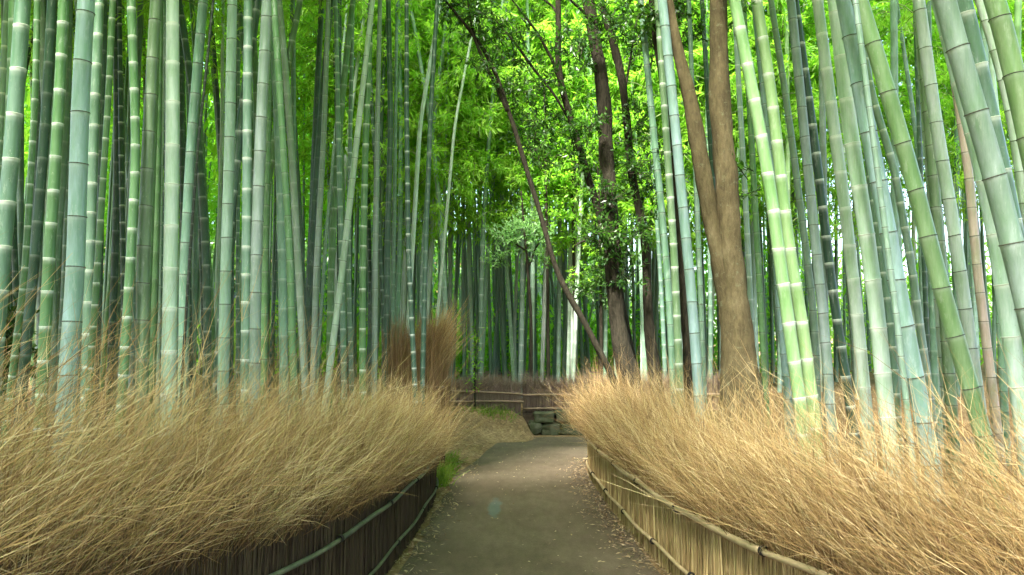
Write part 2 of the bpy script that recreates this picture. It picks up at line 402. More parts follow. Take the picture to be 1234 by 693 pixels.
def ring_mesh(name, material, prof, sides=16):
    a = np.arange(sides)*2*np.pi/sides
    V = np.concatenate([np.stack([r*np.cos(a), r*np.sin(a), np.full(sides, z)], 1) for r, z in prof])
    n = len(prof); i = (np.arange(n - 1)*sides)[:, None]; j = np.arange(sides)[None, :]; j2 = (j + 1) % sides
    Q = np.stack([i + j, i + j2, i + sides + j2, i + sides + j], -1).reshape(-1, 4)
    return mk(name, V, [Q], [material])
RING_W = ring_mesh('node_ring_pale', M_ring_w, [(0.995, -0.12), (1.03, -0.05), (1.045, 0.0), (1.035, 0.04), (0.98, 0.08)])
RING_D = ring_mesh('node_ring_dark', M_ring_d, [(0.995, -0.06), (1.065, -0.03), (1.075, 0.02), (0.98, 0.06)])

def crown_mesh(name, height, rmax, n_nodes, seed, leafL=0.17, dens_=1.0):
    """bamboo plume: drooping side branches carrying sprays of narrow leaves; base at z = 0 on the culm axis"""
    r = np.random.default_rng(seed); acc = Acc()
    P, D, N, T = [], [], [], []
    for k in range(n_nodes):
        h = (k + 0.5*r.random())/n_nodes; z = h*height
        prof = (0.55 + 0.45*math.sin(min(1, h*1.7)*math.pi/2))*(1 - 0.72*max(0, h - 0.3)/0.7)
        for b in range(2):
            az = k*2.4 + b*(1.2 + 0.5*r.random()) + r.random()*0.6; Lb = rmax*prof*(0.75 + 0.5*r.random())
            t = np.linspace(0, 1, 6); up = 0.5 + 0.25*r.random()
            rad = Lb*t; zz = z + Lb*(up*t - (up + 0.15)*t**2.2*1.0)
            B = np.stack([rad*math.cos(az), rad*math.sin(az), zz], 1)
            V_, F_ = sweep(B, np.linspace(0.009, 0.003, 6), 3, False); acc.add(V_, F_, 1, tone=0.5)
            ns = max(2, int(Lb*4.2*dens_))
            for s in range(ns):
                q = 0.18 + 0.82*(s + r.random())/ns
                base = np.array([np.interp(q, t, B[:, 0]), np.interp(q, t, B[:, 1]), np.interp(q, t, B[:, 2])])
                sd_ = norm(r.normal(size=3)*[1, 1, 0.35] + np.array([math.cos(az), math.sin(az), -0.1])*0.6)
                Ls = 0.16 + 0.28*r.random()
                m_ = int(6 + 5*r.random()); tn = 0.25 + 0.6*r.random()
                for q2 in range(m_):
                    P.append(base + sd_*Ls*(0.2 + 0.8*q2/m_))
                    D.append(norm(sd_*0.7 + r.normal(size=3)*0.55 + np.array([0, 0, -0.35])))
                    N.append(norm(np.array([0, 0, 1.0]) + r.normal(size=3)*0.5)); T.append(np.clip(tn + 0.18*r.normal(), 0, 1))
    P, D, N, T = map(np.array, (P, D, N, T)); n = len(P)
    leaves(P, D, N, leafL*(0.7 + 0.6*r.random(n)), leafL*0.19*(0.8 + 0.5*r.random(n)), acc, T, 0)
    return acc.build(name, [M_leaf, M_twig], False)
CROWNS = [crown_mesh('crown_plume', 6.5, 1.5, 20, 100 + k, 0.155, 1.35) for k in range(4)]          # tall plume, starts high
CROWNS_LOW = [crown_mesh('crown_full', 8.0, 1.7, 28, 200 + k, 0.16, 3.1) for k in range(4)]     # foliage reaching further down

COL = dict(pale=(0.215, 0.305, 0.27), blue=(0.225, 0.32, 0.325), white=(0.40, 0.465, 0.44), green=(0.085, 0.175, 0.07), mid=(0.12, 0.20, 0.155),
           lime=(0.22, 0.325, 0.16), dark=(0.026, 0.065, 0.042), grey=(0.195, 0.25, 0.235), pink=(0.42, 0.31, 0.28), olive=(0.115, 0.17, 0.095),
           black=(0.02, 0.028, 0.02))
WORD = dict(pale='pale green', blue='blue-green', white='whitish green', green='bright green', mid='mid green', lime='lime green', dark='dark green',
            grey='grey-green', pink='pinkish brown', olive='olive green', black='blackish')
used_labels = {}
def jitter(c, k=0.10):
    f = 1 + random.uniform(-k, k); return tuple(min(1, v*f*(1 + random.uniform(-k, k)*0.35)) for v in c)

# each row: points down the picture (x, y), width in px, tone, ring style (w pale / d dark), diameter in m or None, own label or None
CULMS = [
 ([(9,0),(3,110)], 10, 'pale', 'w', None, None),
 ([(28,0),(17,150),(3,310)], 20, 'mid', 'w', None, 'thick mid green bamboo culm with white rings leaning outward at the shaded fence'),
 ([(45,0),(43,110),(30,330),(10,490)], 8, 'green', 'w', .055, 'slender bright green bamboo culm with white rings curving away at its foot'),
 ([(77,0),(72,112),(58,330),(48,520)], 14, 'green', 'w', .09, 'bright green bamboo culm with white rings next to the thick blue-green one'),
 ([(104,0),(97,112),(91,330),(79,490)], 22, 'blue', 'd', None, 'thickest blue-green bamboo culm with black rings behind the shaded brushwood fence'),
 ([(120,0),(115,112),(108,300),(104,470)], 13, 'mid', 'w', None, 'mid green bamboo culm half hidden behind the thickest blue-green culm'),
 ([(136,0),(131,112),(117,330),(107,470)], 8, 'green', 'w', .06, 'slender leaning green bamboo culm with white rings beside the thickest blue-green culm'),
 ([(144,0),(146,180),(149,350),(150,460)], 7, 'dark', 'w', None, None),
 ([(158,0),(162,112),(164,190),(157,320),(147,480)], 11.5, 'green', 'w', .08, 'shiny green bamboo culm bent like a bow behind the shaded fence'),
 ([(188,0),(179,165),(172,330),(171,490)], 16, 'olive', 'd', None, 'olive green bamboo culm with thin dark rings beside the whitish thick one'),
 ([(199,0),(193,165),(189,400),(188,470)], 8, 'white', 'd', None, 'slender whitish bamboo culm tucked between two thick culms'),
 ([(208,0),(208,165),(205,350),(202,500)], 18, 'white', 'w', None, 'thick whitish bamboo culm with broad white rings rising through dry brush tips'),
 ([(245,0),(231,165),(222,330),(221,480)], 13, 'mid', 'd', None, None),
 ([(257,0),(247,100),(239,168),(228,320)], 4, 'black', 'd', .03, 'thin dead blackish bamboo pole leaning among green culms'),
 ([(268,80),(267,168),(262,330),(257,450)], 5, 'white', 'd', None, None),
 ([(280,0),(277,165),(272,330),(268,500)], 14, 'pale', 'd', None, 'pale green bamboo culm with closely spaced black rings beside a thin whitish one'),
 ([(287,0),(288,165),(286,330),(287,460)], 5, 'mid', 'w', None, None),
 ([(299,0),(298,165),(297,330),(295,500)], 12, 'mid', 'w', .09, None),
 ([(322,0),(314,165),(308,330),(306,490)], 15, 'grey', 'd', None, 'thick grey-green bamboo culm with black rings standing behind a white-ringed one'),
 ([(330,0),(339,140),(349,300),(352,420),(357,510)], 9, 'green', 'd', .06, 'glossy green bamboo culm bowed outward whose foot shows in the dry brush'),
 ([(352,0),(344,140),(336,260)], 4, 'dark', 'd', None, None),
 ([(324,100),(321,250),(319,330),(318,490)], 9, 'green', 'd', None, None),
 ([(386,0),(378,168),(372,330),(368,460)], 5, 'dark', 'd', None, None),
 ([(396,0),(390,168),(381,330),(377,480)], 8, 'grey', 'd', None, None),
 ([(408,0),(406,168),(400,320)], 5, 'dark', 'd', None, None),
 ([(425,20),(422,158),(420,330),(424,480)], 6, 'mid', 'w', None, None),
 ([(449,0),(431,160),(412,330),(392,486)], 8.5, 'white', 'd', None, 'whitish bamboo culm slanting steeply with dark rings behind the shaded fence'),
 ([(445,60),(441,160),(437,330),(437,486)], 8.5, 'green', 'w', None, 'straight green bamboo culm with bright white rings beside the slanting whitish one'),
 ([(458,0),(455,140),(452,330),(451,495)], 7.5, 'grey', 'd', .075, 'straight grey bamboo culm with dark rings near the end of the shaded fence'),
 ([(470,100),(471,150),(467,284),(465,476)], 7.5, 'dark', 'd', None, None),
 ([(477,120),(475,284),(472,440)], 5, 'mid', 'd', None, None),
 ([(490,0),(490,132),(492,300),(500,466)], 6.5, 'dark', 'w', .062, 'dark green bamboo culm in front of the tall brush bundle bending at its foot'),
 ([(527,0),(519,134),(513,300),(509,465)], 6.5, 'dark', 'd', .062, 'very dark straight bamboo culm rising before the tall brush bundle'),
 ([(516,90),(506,150),(498,284),(490,420)], 6, 'white', 'd', .085, None),
 ([(541,10),(538,134),(534,284),(530,430)], 3.5, 'grey', 'd', None, None),
 ([(561,82),(548,150),(536,284),(528,370)], 4.2, 'white', 'd', None, None),
 ([(534,160),(519,275),(512,350)], 3.2, 'white', 'd', None, None),
 ([(502,150),(495,205),(486,330)], 3.2, 'white', 'd', None, None),
 ([(402,185),(393,284),(384,420)], 4, 'pale', 'd', None, None),
 ([(409,150),(408,284),(409,430)], 5, 'dark', 'd', None, None),
 ([(411,300),(413,390),(415,485)], 7, 'mid', 'w', None, None),
 # beyond the far fence
 ([(624,300),(620,395),(621,456)], 4.0, 'white', 'd', .085, None),
 ([(634,320),(627,395),(624,456)], 3.4, 'pale', 'd', .08, None),
 ([(655,290),(673,380),(687,452)], 3.6, 'pale', 'd', .085, 'pale bamboo culm slanting against its upright neighbours beyond the far brown fence'),
 ([(676,300),(670,380),(667,452)], 3.6, 'pale', 'd', .085, None),
 ([(724,330),(711,380),(699,452)], 3.0, 'white', 'd', .075, None),
 # beside the sunlit fence
 ([(798,0),(811,123),(822,240),(833,350),(845,515)], 13, 'blue', 'd', .095, 'blue-green bamboo culm standing between the dark trees and the brown forked tree'),
 ([(838,200),(844,350),(849,480)], 7, 'mid', 'd', .065, None),
 ([(772,0),(784,123),(797,250),(806,350),(812,480)], 9, 'mid', 'd', None, None),
 ([(800,120),(812,300),(820,480)], 10, 'olive', 'w', None, None),
 ([(846,0),(858,200),(872,400)], 7, 'dark', 'd', .075, None),
 ([(905,160),(913,300),(923,480)], 8, 'green', 'd', .075, 'deep green bamboo culm close beside the foot of the brown forked tree'),
 ([(885,0),(905,100),(927,216),(942,330),(966,500)], 16, 'lime', 'w', .11, 'bright lime bamboo culm with pale rings leaning towards the brown forked tree'),
 ([(912,0),(929,108),(951,299),(967,391),(982,510)], 15, 'lime', 'w', .112, None),
 ([(915,60),(931,216),(939,370),(952,500)], 9.5, 'blue', 'd', .09, 'slim blue-grey bamboo culm with black rings behind the lime green culms'),
 ([(929,0),(949,130),(966,260),(980,370),(988,520)], 9, 'grey', 'd', .085, None),
 ([(953,0),(963,97),(981,277),(994,400),(1003,530)], 12.5, 'grey', 'd', .098, 'grey-green bamboo culm with black rings next to a dark white-ringed culm'),
 ([(966,60),(983,180),(1003,348),(1021,467),(1031,530)], 11.5, 'dark', 'w', .092, 'dark green bamboo culm with bright white rings behind the sunlit brushwood fence'),
 ([(985,0),(1004,146),(1018,248),(1032,370),(1048,540)], 15, 'white', 'w', .112, None),
 ([(1006,0),(1026,168),(1043,272),(1056,370),(1073,545)], 20, 'white', 'w', .13, 'thick whitish bamboo culm with broad white rings behind the sunlit brushwood fence'),
 ([(1017,0),(1048,168),(1063,238),(1082,348),(1112,500)], 21, 'blue', 'd', .128, 'thick blue-green bamboo culm with black rings leaning behind the sunlit fence'),
 ([(1036,0),(1066,97),(1102,222),(1133,343),(1180,505)], 21, 'lime', 'd', .122, 'thick lime green bamboo culm leaning hard across its neighbours behind the sunlit fence'),
 ([(1030,0),(1051,117),(1077,199),(1097,311),(1122,490)], 10, 'pale', 'w', .09, None),
 ([(1045,180),(1058,290),(1073,385),(1081,500)], 10, 'mid', 'w', .092, None),
 ([(1062,240),(1079,370),(1099,545)], 7.5, 'pale', 'd', .042, 'slim pale bamboo culm crossing in front of the thick blue-green leaning one'),
 ([(1107,0),(1131,168),(1146,253),(1165,385),(1182,505)], 16, 'white', 'd', .112, 'whitish bamboo culm with fine dark rings beside the pinkish one'),
 ([(1108,40),(1118,165),(1127,300),(1141,490)], 12, 'white', 'd', .105, None),
 ([(1138,0),(1152,110),(1167,200),(1178,331),(1201,510)], 11, 'pink', 'd', .075, 'pinkish brown bamboo culm, the only one of that colour behind the sunlit fence'),
 ([(1128,250),(1138,370),(1147,500)], 14, 'olive', 'd', .12, None),
 ([(1138,0),(1164,94),(1188,173),(1209,252),(1246,400)], 28, 'grey', 'd', .136, 'thickest grey-green bamboo culm leaning over the sunlit brushwood fence'),
 ([(1160,0),(1189,122),(1212,230),(1236,350)], 23, 'mid', 'w', .128, None),
 ([(1140,30),(1165,130),(1184,200),(1203,300),(1232,500)], 22, 'white', 'w', .122, None),
 ([(1199,0),(1211,39),(1227,112),(1247,200)], 26, 'lime', 'd', .13, None),
 ([(1180,0),(1204,78),(1218,136),(1228,200),(1246,320)], 13, 'white', 'd', .105, None),
 ([(1075,0),(1078,97),(1084,300),(1092,470)], 6, 'mid', 'd', .08, None),
 ([(1080,0),(1102,146),(1118,300),(1130,470)], 6.5, 'mid', 'd', .085, None),
 ([(1102,0),(1108,168),(1113,300),(1120,480)], 6.5, 'dark', 'd', .085, None),
 ([(1205,380),(1196,200),(1186,60),(1184,0)][::-1], 9, 'mid', 'd', .09, None),
]
N_IND = 0
placed = []
for pts, wpx, tone, rs, Dm, lab in CULMS:
    D = Dm or min(0.135, 0.05 + 0.004*wpx)
    Y = F*D/wpx*random.uniform(0.985, 1.015)
    Rb = D/2
    q = [at(px, py, Y) for px, py in pts]                       # top to bottom
    zz = np.array([v.z for v in q])[::-1]; xx = np.array([v.x for v in q])[::-1]
    sb = (xx[1] - xx[0])/(zz[1] - zz[0]); st = (xx[-1] - xx[-2])/(zz[-1] - zz[-2])
    zlo = zz[0]; xlo = xx[0]
    ground = min(zg(xlo + sb*(-zlo), Y), zlo)
    H = random.uniform(10.5, 13.5) if Y < 12 else random.uniform(12, 15)
    ztop = ground + H + 0.3
    zt = np.linspace(ground - 0.15, ztop, 260)
    def base_x(z):
        if z < zz[0]: return xx[0] + sb*0.8*(z - zz[0])
        if z > zz[-1]: return xx[-1] + st*(z - zz[-1])
        return float(np.interp(z, zz, xx))
    bx = np.array([base_x(z) for z in zt]); ker = np.hanning(23); ker /= ker.sum()
    pad = np.concatenate([bx[0] - (bx[1] - bx[0])*np.arange(11, 0, -1), bx, bx[-1] + (bx[-1] - bx[-2])*np.arange(1, 12)])
    bs = np.convolve(pad, ker, 'valid')
    fz = lambda z: float(np.interp(z, zt, bs))
    # keep feet behind the fences
    foot = fz(ground)
    root = empty('bamboo', (foot, Y, ground))
    side = 'l' if foot < -0.4 else 'r'
    sides = 18 if wpx > 14 else 14 if wpx > 7 else 8
    Ls = 2.55*D + 0.035
    me, nodes, rf = stem_mesh(lambda z: fz(z) - foot, 0.0, -0.1, H, Rb, Ls, sides, 0.6 if rs == 'w' else 0.15) if False else \
        stem_mesh(lambda z: fz(z + ground) - foot, 0.0, -0.1, H, Rb, Ls, sides, 0.6 if rs == 'w' else 0.15)
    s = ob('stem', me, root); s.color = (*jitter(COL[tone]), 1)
    zmax = CAM_H + 0.46*Y + 0.3
    if wpx >= 7:
        for nz_ in nodes[1:]:
            if nz_ + ground > zmax: break
            if nz_ < 0.25: continue
            rg = ob('node_ring', RING_W if rs == 'w' else RING_D, root, (fz(nz_ + ground) - foot, 0, nz_))
            k = rf(nz_)*1.03; rg.scale = (k, k, max(k, 0.03))
            sl = (fz(nz_ + ground + 0.05) - fz(nz_ + ground - 0.05))/0.1
            rg.rotation_euler = (random.uniform(-.05, .05), math.atan(sl) + random.uniform(-.06, .06), 0)
    zc = H*0.5 if Y > 12 else H*0.6
    cr = ob('crown', random.choice(CROWNS), root, (fz(zc + ground) - foot, 0, zc))
    cr.rotation_euler = (0, math.atan((fz(ground + zc + 2) - fz(ground + zc))/2), random.uniform(0, 6.28)); k = (H*1.03 - zc)/6.5; cr.scale = (0.9, 0.9, k)
    ringw = 'white-ringed' if rs == 'w' else 'dark-ringed'
    size = 'thick' if wpx >= 14 else 'medium' if wpx >= 8.5 else 'slender'
    where = 'behind the shaded fence' if side == 'l' else ('beyond the far brown fence' if Y > 15.8 and foot < 3 else 'behind the sunlit fence')
    if lab:
        tag(root, lab, 'bamboo', 'bamboo culms ' + where)
    else:
        l = f'{size} {ringw} {WORD[tone]} bamboo culm among others {where}'
        tag(root, l, 'bamboo', f'{size} {WORD[tone]} {ringw} culms {where}')
    placed.append((foot, Y, D)); N_IND += 1

# random culms filling the grove, sharing a few stems
def straight_stem(seed, H, Rb, sides, bloom):
    r = np.random.default_rng(seed); a, b, ph = r.normal()*0.010, r.normal()*0.004, r.random()*6
    return stem_mesh(lambda z: a*z + b*z*z + 0.02*math.sin(z*0.7 + ph), 0.0, -0.15, H, Rb, 2.6*Rb*2 + 0.05, sides, bloom, r.normal()*0.15)[0]
STEMS = [straight_stem(k, 14, 0.045 + 0.004*(k % 4), 9, (0.3, 0.05, 0.15)[k % 3]) for k in range(9)]
def off_limits(x, y):
    if y < 17 and fx(FL, min(y, 9.9)) - 0.55 < x < (fx(FR, min(y, 11.6)) + 0.75): return True
    if -1.6 < x < 1.6 and y < 17.2: return True
    if -5.0 < x < 2 and 9.5 < y < 16.3: return x > -2.3 or y > 13.5
    if 12.4 < y < 15.8 and x > 0.5: return True
    return False
cand = []
def scatter(n, x0, x1, y0, y1, zone, dmin=0.5, cone=True):
    tries = 0; got = 0
    while got < n and tries < n*30:
        tries += 1
        y = y0 + (y1 - y0)*random.random(); x = random.uniform(x0, x1)
        if cone and abs(x) > 0.68*y + 1.5: continue
        if not cone and y > 0 and abs(x) < 0.7*y + 1.0: continue
        if off_limits(x, y): continue
        if any((x - a)**2 + (y - b)**2 < dmin*dmin for a, b, *_ in placed + cand if abs(b - y) < dmin): continue
        cand.append((x, y, zone)); got += 1
scatter(120, -14, -2.4, 7.5, 18, 'l', 0.55)
scatter(170, -26, -2.0, 17, 32, 'l', 0.6)
scatter(135, -4.5, 6.5, 16.6, 25, 'c', 0.5)
scatter(38, 2.6, 12, 8.0, 18, 'r', 0.8)
scatter(34, 6, 18, 17, 25, 'r', 1.0)
scatter(230, -30, -4, 30, 44, 'l', 0.6)
scatter(120, -7, 7, 25, 40, 'f', 0.6)
scatter(45, -9, 8, 26, 36, 'g', 0.7)
scatter(110, 4, 20, 18, 36, 'f', 0.7)
cand.sort(key=lambda c: c[1])
scatter(110, -15, -2.9, -9, 10.0, 'b', 0.75, False)
scatter(70, 3.4, 12, -9, 5, 'b', 0.75, False)      # the grove goes on unseen behind the camera; added to shade the foreground
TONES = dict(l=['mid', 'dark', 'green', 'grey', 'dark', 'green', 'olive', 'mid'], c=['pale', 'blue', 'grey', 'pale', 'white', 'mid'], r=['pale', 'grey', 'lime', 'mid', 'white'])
ZONE = dict(l='deep in the grove behind the shaded fence', c='in the dense grove beyond the far brown fence', r='in the bright grove behind the sunlit fence')
mass = Acc(); n_mass = 0
mass_crowns = []
for x, y, zone in cand:
    k = random.randrange(len(STEMS)); z = zg(x, y); H = random.uniform(0.85, 1.12)
    if N_IND < 300 and zone not in 'bfg':
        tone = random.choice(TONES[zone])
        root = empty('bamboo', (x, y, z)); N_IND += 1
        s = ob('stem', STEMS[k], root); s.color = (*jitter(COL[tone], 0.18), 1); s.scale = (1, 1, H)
        lowc = zone == 'c' or (zone == 'r' and y > 13)
        c0 = random.uniform(3.0, 5.0) if lowc else random.uniform(6.0, 7.5)
        ch = 14*H*1.02 - c0
        cr = ob('crown', random.choice(CROWNS_LOW if lowc else CROWNS), root, (0, 0, c0)); cr.rotation_euler = (0, 0, random.uniform(0, 6.28))
        cr.scale = (1.0, 1.0, ch/(8.0 if lowc else 6.5))
        lean = random.uniform(-.05, .05); root.rotation_euler = (random.uniform(-.03, .03), lean, random.uniform(0, 0.4))
        thick = ('slender', 'slim', 'medium', 'stout')[k % 4]; ln = 'slightly leaning' if abs(lean) > 0.03 else 'upright'
        far = 'close' if y < 11.5 else 'midway' if y < 17 else 'deep'
        where = {'l': f'{far} in the grove behind the shaded fence', 'c': 'in the dense grove beyond the far brown fence', 'r': f'{far} in the grove behind the sunlit fence'}[zone]
        tag(root, f'{thick} {ln} {WORD[tone]} bamboo culm {where}', 'bamboo', f'{thick} {ln} {WORD[tone]} culms {where}')
    else:
        mass_crowns.append((x, y, z, zone))
print('individual culms', N_IND, 'mass', len(mass_crowns))
# the rest of the grove, far stems plus the unseen ones added for shade: one mass of stems with their foliage
P, D, N, T, LL = [], [], [], [], []
for x, y, z, zone in mass_crowns:
    zt = np.linspace(-0.2, 14, 7); lx, ly = random.gauss(0, .035), random.gauss(0, .02)
    if zone == 'b' and y < 3.5 and abs(x) < 7: lx = -math.copysign(random.uniform(0.10, 0.30), x)      # unseen crowns leaned over the path to shade the foreground
    V_, F_ = sweep(np.stack([x + lx*zt, y + ly*zt, z + zt], 1), np.linspace(0.052, 0.012, 7)*random.uniform(0.8, 1.15), 6, False)
    mass.add(V_, F_, 0, seg=0.5, bloom=0.0, tone=0.5)
    n = 520 if zone == 'b' else 70 if zone == 'f' else 300; c0 = 8.0 if zone == 'f' else 3.2 if zone == 'g' else 6.0
    h = rng.random(n); rr = (2.0 if zone == 'b' else 1.5)*np.sqrt(rng.random(n))*(1 - 0.6*h); a = rng.random(n)*6.283
    ctr = np.stack([x + lx*(c0 + (14 - c0)*h) + rr*np.cos(a), y + rr*np.sin(a), z + c0 + (14 - c0)*h - 0.3*rr], 1)
    P.append(ctr); D.append(norm(rng.normal(size=(n, 3)) + [0, 0, -0.4])); N.append(norm(rng.normal(size=(n, 3))*0.5 + [0, 0, 1]))
    T.append(np.clip(random.uniform(0.2, 0.8) + 0.2*rng.normal(size=n), 0, 1)); LL.append(0.26 + 0.22*rng.random(n))
P, D, N, T, LL = map(np.concatenate, (P, D, N, T, LL))
acc2 = Acc(); leaves(P, D, N, LL, LL*0.26, acc2, T, 0)
mo = ob('bamboo_grove', mass.build('bamboo_grove', [M_culm])); mo.color = (*COL['mid'], 1)
tag(mo, 'mass of bamboo stems at the back of the grove and unseen ones added around the camera for shade', 'bamboo grove', kind='stuff')
tag(ob('grove_foliage', acc2.build('grove_foliage', [M_leaf], False)), 'mass of bamboo foliage at the back of the grove and unseen crowns added around the camera for shade', 'foliage', kind='stuff')

# ------------------------------------------------------------------ brushwood fences along the path
def arclen(tab, step=0.02):
    y = np.array([p[0] for p in tab]); x = np.array([p[1] for p in tab])
    t = np.linspace(0, len(tab) - 1, 400); pts = np.stack([np.interp(t, np.arange(len(tab)), x), np.interp(t, np.arange(len(tab)), y)], 1)
    ker = np.ones(31)/31
    pp = np.vstack([np.repeat(pts[:1], 15, 0), pts, np.repeat(pts[-1:], 15, 0)])
    pts = np.stack([np.convolve(pp[:, 0], ker, 'valid'), np.convolve(pp[:, 1], ker, 'valid')], 1)
    s = np.concatenate([[0], np.cumsum(np.linalg.norm(np.diff(pts, axis=0), axis=1))])
    return s, pts
class Line:
    def __init__(self, tab, sgn):
        self.s, self.p = arclen(tab); self.L = self.s[-1]; self.sgn = sgn   # sgn: direction of the grove side in x
    def pos(self, s): return np.stack([np.interp(s, self.s, self.p[:, 0]), np.interp(s, self.s, self.p[:, 1])], -1)
    def tan(self, s):
        d = self.pos(np.asarray(s) + 0.05) - self.pos(np.asarray(s) - 0.05); return norm(d)
    def back(self, s):
        t = self.tan(s); return np.stack([t[..., 1], -t[..., 0]], -1)*self.sgn
LNL, LNR = Line(FL, -1), Line(FR, 1)

def build_fence(line, wall_h, tip_gain, brush_mat, rail_mat, label, rail_z, seed, n_fluff, wall_off):
    global rng
    rng = np.random.default_rng(seed)
    p0 = line.pos(np.array([line.L*0.5]))[0]
    root = empty('brushwood_fence', (0, 0, 0)); tag(root, label, 'fence', 'brushwood fences lining the path')
    # packed core, hidden behind the twigs
    S = np.linspace(0.02, line.L - 0.02, 120); acc = Acc(); rows = []
    for s in S:
        b = line.back(np.array([s]))[0]; q = line.pos(np.array([s]))[0]; h = wall_h(q[1])
        prof = [(0.03, -0.02), (0.03, h*0.8), (0.06, h + 0.06), (0.20, h + 0.20 + 0.02*math.sin(s*7)), (0.38, h + 0.18 + 0.03*math.sin(s*5)), (0.52, h - 0.05), (0.56, 0.25), (0.5, 0.0)]
        rows.append([(q[0] + b[0]*o, q[1] + b[1]*o, z) for o, z in prof])
    k = len(rows[0]); Vc = np.array(rows).reshape(-1, 3)
    i = (np.arange(len(S) - 1)*k)[:, None] + np.arange(k - 1)[None, :]
    Qc = np.stack([i, i + 1, i + k + 1, i + k], -1).reshape(-1, 4)
    ends = [np.arange(k)[None, :], (np.arange(k) + (len(S) - 1)*k)[None, ::-1]]
    acc.add(Vc, [Qc] + ends); ob('brush_core', acc.build('brush_core', [M_core]), root)
    # upright twigs of the face
    n = 9000; s = line.L*rng.random(n)**0.9; q = line.pos(s); b = line.back(s); t = line.tan(s)
    h = np.array([wall_h(v) for v in q[:, 1]])
    z0 = 0.0 + 0.06*rng.random(n)**2
    P0 = np.concatenate([q + b*(0.028 - 0.035*rng.random(n))[:, None], z0[:, None]], 1)
    Dn = norm(np.concatenate([t*rng.normal(size=(n, 1))*0.05 + b*(0.01*rng.normal(size=(n, 1)) + 0.01), np.ones((n, 1))], 1))
    a1 = Acc(); ribbons(P0, Dn, h*(0.7 + 0.4*rng.random(n)), rng.normal(size=(n, 3))*0.012, 0.004 + 0.007*rng.random(n), 3, rng.random(n), a1)
    br = ob('brush_face', a1.build('brush_face', [brush_mat], False), root); br['kind'] = 'stuff'
    # loose tips combed along the fence
    n = n_fluff; s = line.L*rng.random(n); q = line.pos(s); b = line.back(s); t = line.tan(s)
    tt = np.where(t[:, 1:2] < 0, -t, t)
    h = np.array([wall_h(v) for v in q[:, 1]]); g = np.array([tip_gain(v) for v in q[:, 1]])
    clump = 0.5 + 0.5*np.sin(s*9 + 3*np.sin(s*2.3)) ; cl2 = np.sin(s*23 + 1.3)
    bk = -0.03 + 0.60*rng.random(n)**1.2
    P0 = np.concatenate([q + b*bk[:, None], (h - 0.06 + 0.16*rng.random(n)*(bk > 0.1) - 0.08*rng.random(n))[:, None]], 1)
    ci = np.floor(s/0.11 + bk*9.0).astype(int) % 997; cr_ = np.random.default_rng(seed + 5).normal(size=(997, 3))[ci]      # tufts lean together
    fwd = 0.50 + 0.30*clump + 0.40*rng.normal(size=n) + 0.34*cr_[:, 0]; outw = 0.05 + 0.32*rng.normal(size=n) - 0.25*bk + 0.20*cr_[:, 1]
    Dn = norm(np.concatenate([tt*fwd[:, None] - b*outw[:, None], (1.0 + 0.18*rng.normal(size=n) - 0.22*clump)[:, None]], 1))
    L = g*(1 + 0.12*cr_[:, 2])*(0.55 + 0.33*rng.normal(size=n)*0.7 + 0.12*cl2*0.6 + 0.10*clump); L = np.clip(L, 0.22, 1.25)
    bend = np.concatenate([tt*(0.08 + 0.10*rng.random((n, 1))) - b*(0.07*rng.normal(size=(n, 1)) + 0.03), -0.02 - 0.09*rng.random((n, 1))], 1)*L[:, None]
    tone = np.clip(0.42 + 0.28*rng.normal(size=n) + 0.10*cl2 + 0.16*cr_[:, 0], 0, 1)
    W = 0.0015 + 0.0020*rng.random(n); W = np.where(rng.random(n) < 0.07, W + 0.0026, W)
    a2 = Acc(); Cn, Tn = ribbons(P0, Dn, L, bend, W, 5, tone, a2)
    # fine side twigs
    for rep in range(3):
        kq = rng.integers(1, 5, n); idx = np.arange(n)
        base = Cn[idx, kq]; dT = norm(norm(Tn[idx, kq]) + norm(rng.normal(size=(n, 3)))*0.55)
        l2 = L*(0.16 + 0.22*rng.random(n))
        ribbons(base, dT, l2, rng.normal(size=(n, 3))*0.03 + [0, 0.02, -0.02], 0.0013 + 0.0014*rng.random(n), 2, np.clip(tone + 0.12, 0, 1), a2)
        a2.A['along'][-1] = np.full(len(a2.V[-1]), 0.9)
    # long wisps
    m_ = 420; s = line.L*rng.random(m_); q = line.pos(s); b = line.back(s); t = line.tan(s); tt = np.where(t[:, 1:2] < 0, -t, t)
    h = np.array([wall_h(v) for v in q[:, 1]])
    P0 = np.concatenate([q + b*(0.05 + 0.5*rng.random(m_))[:, None], (h + 0.1*rng.random(m_))[:, None]], 1)
    Dn = norm(np.concatenate([tt*(0.6 + 0.4*rng.normal(size=(m_, 1))) - b*0.25*rng.normal(size=(m_, 1)), np.full((m_, 1), 1.0)], 1))
    L = 0.65 + 0.40*rng.random(m_)
    Cn, Tn = ribbons(P0, Dn, L, np.concatenate([tt*0.3, np.full((m_, 1), -0.22)], 1)*(0.5 + rng.random((m_, 1))), 0.0035 + 0.002*rng.random(m_), 7, 0.7 + 0.3*rng.random(m_), a2)
    for rep in range(4):
        kq = rng.integers(3, 7, m_); base = Cn[np.arange(m_), kq]; dT = norm(norm(Tn[np.arange(m_), kq]) + norm(rng.normal(size=(m_, 3)))*0.6)
        ribbons(base, dT, 0.08 + 0.18*rng.random(m_), rng.normal(size=(m_, 3))*0.03, np.full(m_, 0.0022), 2, 0.7 + 0.3*rng.random(m_), a2)
        a2.A['along'][-1] = np.full(len(a2.V[-1]), 0.9)
    fl = ob('brush_tips', a2.build('brush_tips', [M_straw], False), root); fl['kind'] = 'stuff'
